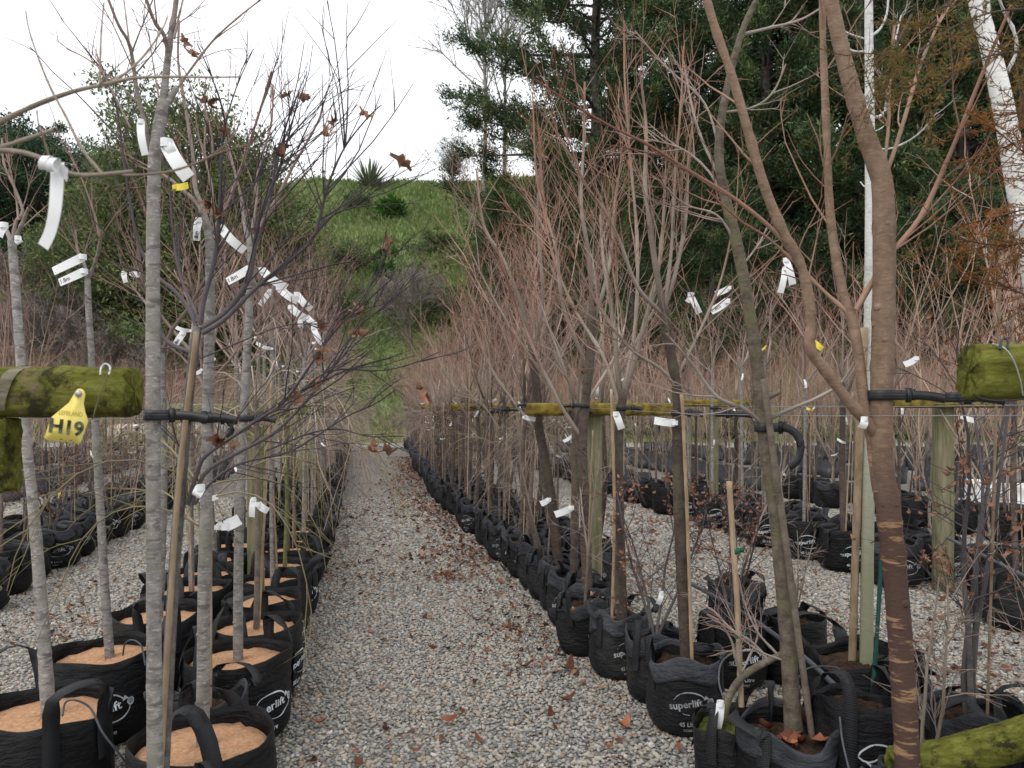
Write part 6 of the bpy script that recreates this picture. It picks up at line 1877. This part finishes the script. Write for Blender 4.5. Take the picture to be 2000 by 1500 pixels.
# ------------------------------------------------------------------ pipe, hoses, logs, loose bits
o = wire_obj("irrigation_pipe", [P(1330, 1130, 5.9), P(1440, 1190, 4.9), P(1560, 1275, 4.1), P(1660, 1365, 3.55), P(1775, 1452, 3.1), P(1900, 1560, 2.7)], .0135, 'pipe', sides=12)
tag(o, "dark grey irrigation pipe lying across the grow bags below the tan stem", "pipe")
o = wire_obj("irrigation_pipe", [P(1850, 1050, 6.2), P(1930, 1090, 5.8), P(2010, 1130, 5.4), P(2100, 1180, 5.0)], .0135, 'pipe', sides=10)
tag(o, "dark grey pipe resting on the bags across the gravel", "pipe")
for pts, lb in [([P(122, 1398, 3.05), P(128, 1372, 3.1), P(150, 1368, 3.05), P(178, 1385, 3.0), P(200, 1430, 2.98), P(235, 1475, 3.0), P(260, 1510, 3.05)], "thin grey hose arching out of the wide coir topped bag"),
                ([P(240, 1280, 3.9), P(244, 1258, 3.88), P(258, 1250, 3.85), P(276, 1262, 3.83), P(284, 1300, 3.8)], "thin grey hose looping in the second outer coir bag"),
                ([P(1416, 1372, 3.4), P(1404, 1330, 3.5), P(1412, 1290, 3.6), P(1450, 1265, 3.8)], "thin grey hose curving beside the mossy small pot"),
                ([P(1555, 1330, 3.6), P(1580, 1305, 3.6), P(1630, 1303, 3.65), P(1648, 1320, 3.6), P(1640, 1345, 3.55)], "thin dark hose loop by the birch bag"),
                ([P(1640, 1400, 3.0), P(1646, 1450, 2.95), P(1660, 1510, 2.85)], "grey hose hanging down before the bag with the line drawing")]:
    tag(wire_obj("drip_hose", pts, .0042, 'pipe', sides=8), lb, "hose", "thin irrigation hoses")
g = Geo(); p0, p1 = P(1795, 1497, 2.75), P(2190, 1388, 2.62); c = (p0 + p1) / 2; c[2] = 0
log_geo(g, p0, p1, .066, .066, 2.2, 40, 30, 61, .004); o = obj("mossy_log", g.mesh("mossy_log", M['moss'], c), None, tuple(c)); tag(o, "mossy round log slanting before the gravel below the rusty leaved shrub", "log")
g = Geo(); p = P(1757, 0, 2.82); log_geo(g, [p[0], p[1], -.02], [p[0] + .01, p[1], P(0, 1466, 2.82)[2]], .055, .055, 2.2, 12, 26, 62, .004, bev=.03)
o = obj("mossy_stump", g.mesh("mossy_stump", M['moss'], [p[0], p[1], 0]), None, (p[0], p[1], 0)); tag(o, "short round mossy post stub behind the foot of the tan stem", "post")
# bag with the white line drawing
def drawing_2d():
    VV, TT, n = [], [], 0
    def put(V, T):
        nonlocal n
        VV.append(np.asarray(V)); TT.append(np.asarray(T) + n); n += len(V)
    def ln(*p, w=.03):
        q = smoothline([list(a) + [0] for a in p], 14)[:, :2]; put(*ribbon2d(q, np.full(14, w)))
    ln((-.48, .02), (-.40, .05), (-.36, .00), (-.38, -.16)); ln((-.48, .02), (-.46, -.10), (-.50, -.14))
    ln((-.28, .30), (-.20, .22), (-.18, .05), (-.20, -.22)); ln((.0, .34), (.02, .10), (.0, -.24)); ln((-.30, .52), (-.42, .40), (-.28, .30), (-.08, .34), (.10, .46), (.05, .56), (-.14, .58), (-.30, .52))
    ln((.20, -.02), (.24, .06), (.28, .0), (.30, -.20)); ln((.28, -.04), (.38, .0), (.46, -.06), (.48, .06))
    ln((-.52, -.18), (-.30, -.22), (0, -.30), (.30, -.26), (.40, -.32), (.34, -.44)); ln((-.52, -.18), (-.46, -.40), (-.42, -.66))
    V, T = text_arrays("THE", .15, .004, .15); put(V + [-.10, -.38], T)
    V, T = text_arrays("TOL", .19, .004); put(V + [-.16, -.56], T)
    ln((-.40, -.45), (.10, -.46), w=.018); ln((-.40, -.45), (-.40, -.68), w=.018); ln((-.40, -.68), (.10, -.69), w=.018)
    return np.concatenate(VV), np.concatenate(TT)
bd = bag_meshes(490, .165, .50, .88, 'bag', False, 'soil', drawing_2d(), 'print', .05, rimw=.03)
e = empty("grow_bag", (P(1668, 0, 3.16)[0], 3.16, 0)); bo = put_bag(e, bd, .25); tag(e, "black bag with a white line drawing and the letters THE TOL", "bag")
# pale bags among the far pots
wb = bag_meshes(495, .24, .45, .85, 'tag', False, 'soil', None, 'print', .06, rimw=.03)
for k, (px, d, lb) in enumerate([(1918, 12.6, "white bag standing among black pots behind the rusty leaved shrub"), (1985, 12.0, "second white bag among black pots, beside the leaning birch")]):
    e = empty("white_bag", (P(px, 0, d)[0], d, 0)); put_bag(e, wb, 1.0 + k, False); tag(e, lb, "bag")
# mossy small pot with a curved maple stem
hero("potted_maple", 3.36, [(1412, 1412, 13), (1425, 1360, 14), (1450, 1322, 14), (1490, 1296, 14), (1530, 1276, 12)],
     [([(1450, 1322), (1438, 1290), (1428, 1250), (1405, 1215), (1380, 1200)], 6, 3, (0, -.1), (.3, .8), (7, .06, .25, .0022, .4, .8)),
      ([(1440, 1330), (1460, 1290), (1480, 1240), (1470, 1200)], 5, 2.4, (0, .1), (.3, .8), (7, .06, .25, .002, .4, .8)),
      ([(1500, 1290), (1470, 1255), (1430, 1230), (1390, 1190), (1360, 1180)], 6, 2.4, (0, .05), (.4, .9), (9, .06, .3, .002, .3, .8)),
      ([(1520, 1280), (1480, 1235), (1455, 1180), (1440, 1120), (1425, 1090)], 5, 2, (0, .1), (.4, .9), (8, .06, .25, .002, .3, .8))],
     'olive', "crooked small maple leaning from a pot topped with bright moss", bag_meshes(480, .155, .31, .86, 'bagold', False, 'moss_soil', None, 'print', .05, rimw=.02), .4, None, seed=41, nseg=30, bag_px=((1428 - CX) / FPX * 3.36, 3.38),
     stake=[([(1448, 1380, 3.38), (1441, 1200, 3.4), (1432, 1060, 3.42), (1424, 940, 3.44)], 11, 'bamboo')])

# dead leaves lying in the pot of the olive stem, green ties on the thin cane
rl = np.random.default_rng(88)
for k in range(9):
    a = rl.random() * 6.283; q = .06 + .11 * rl.random()
    lv, lq = leaf_shape(rl, .06 + .05 * rl.random(), .9, .6); g = Geo(); g.add(lv @ rotm(rl, .35).T, lq)
    o = obj("fallen_leaf", g.mesh("fallen_leaf", M['fallen'], smooth=False), None, (1.15 + q * math.cos(a), 3.17 + q * math.sin(a), .335 + .02 * rl.random()))
    tag(o, "large brown dead leaf lying in the pot of the mossy olive stem", "leaf", "dead leaves in the olive stem's pot")
M['greentie'] = simple("green_tape", (.01, .10, .045), (.02, .15, .07), 20, rough=.5)
for (px, py, d, lb) in [(1437, 1076, 3.42, "upper green tape tie on the thin cane beside the olive stem"), (1442, 1240, 3.40, "lower green tape tie on the thin cane beside the olive stem")]:
    g = Geo(); p = P(px, py, d); g.curve(np.array([[0, 0, -.013], [0, 0, -.0125], [0, 0, .0125], [0, 0, .013]]), [.008, .0175, .0175, .008], 12)
    box_geo(g, [.024, 0, .003], .026, .003, .02)
    tag(obj("tape_tie", g.mesh("tape_tie", M['greentie'], smooth=False), None, tuple(p)), lb, "tie")

# ------------------------------------------------------------------ cars far behind
def car(px, d, rz, paint, label, L=4.2):
    x = (px - CX) / FPX * d
    e = empty("parked_car", (x, d, .02), rz)
    def loft(name, prof, w0, w1, m_, parent):
        g = Geo(); p = np.array(prof); n = len(p); zt = p[:, 1].max(); zb = p[:, 1].min()
        wv = w0 + (w1 - w0) * (p[:, 1] - zb) / (zt - zb); c = p.mean(0)
        V = np.concatenate([np.stack([p[:, 0], -wv / 2, p[:, 1]], 1), np.stack([p[:, 0], wv / 2, p[:, 1]], 1), [[c[0], -w0 / 2, c[1]], [c[0], w0 / 2, c[1]]]])
        k = np.arange(n); k2 = (k + 1) % n
        g.add(V, np.stack([k, k2, k2 + n, k + n], 1), np.concatenate([np.stack([k2, k, np.full(n, 2 * n)], 1), np.stack([k + n, k2 + n, np.full(n, 2 * n + 1)], 1)]))
        return obj(name, g.mesh(name, m_, smooth=False), parent)
    h = L / 2
    loft("body", [(-h, .35), (-h, .75), (-h + .1, .88), (-.3 * h, .93), (.45 * h, .92), (h - .25, .80), (h, .65), (h, .35), (h - .2, .25), (-h + .2, .25)], 1.72, 1.6, paint, e)
    loft("cabin", [(-h + .35, .92), (-h + .75, 1.38), (-.1, 1.45), (.35, 1.40), (.95, .92)], 1.55, 1.2, M['carglass'], e)
    loft("roof", [(-h + .72, 1.385), (-h + .8, 1.43), (-.1, 1.49), (.32, 1.44), (.38, 1.39)], 1.24, 1.18, paint, e)
    for sx in (-h + .75, h - .8):
        for sy in (-.84, .84):
            g = Geo(); t = .09
            g.curve(np.array([[0, -t, 0], [0, -t + .001, 0], [0, t - .001, 0], [0, t, 0]]), [.02, .31, .31, .02], 18); w = obj("wheel", g.mesh("wheel", M['rubber'], smooth=False), e, (sx, sy, .31))
            g = Geo(); g.curve(np.array([[0, -t - .012, 0], [0, -t - .011, 0], [0, t + .011, 0], [0, t + .012, 0]]), [.01, .19, .19, .01], 14); obj("rim", g.mesh("rim", M['wire'], smooth=False), w)
    tag(e, label, "car", "cars parked beyond the nursery rows")
M['carglass'] = simple("car_glass", (.02, .025, .03), (.03, .035, .04), 3, rough=.15, spec=.6)
car(330, 31.8, .1, simple("cream_paint", (.55, .50, .38), (.6, .55, .42), 2, rough=.3, spec=.5), "cream car parked beyond the rows, seen between grey stems")
car(440, 32.6, .05, simple("pale_blue_paint", (.16, .30, .45), (.2, .34, .5), 2, rough=.3, spec=.5), "pale blue car parked beyond the rows, seen between grey stems")
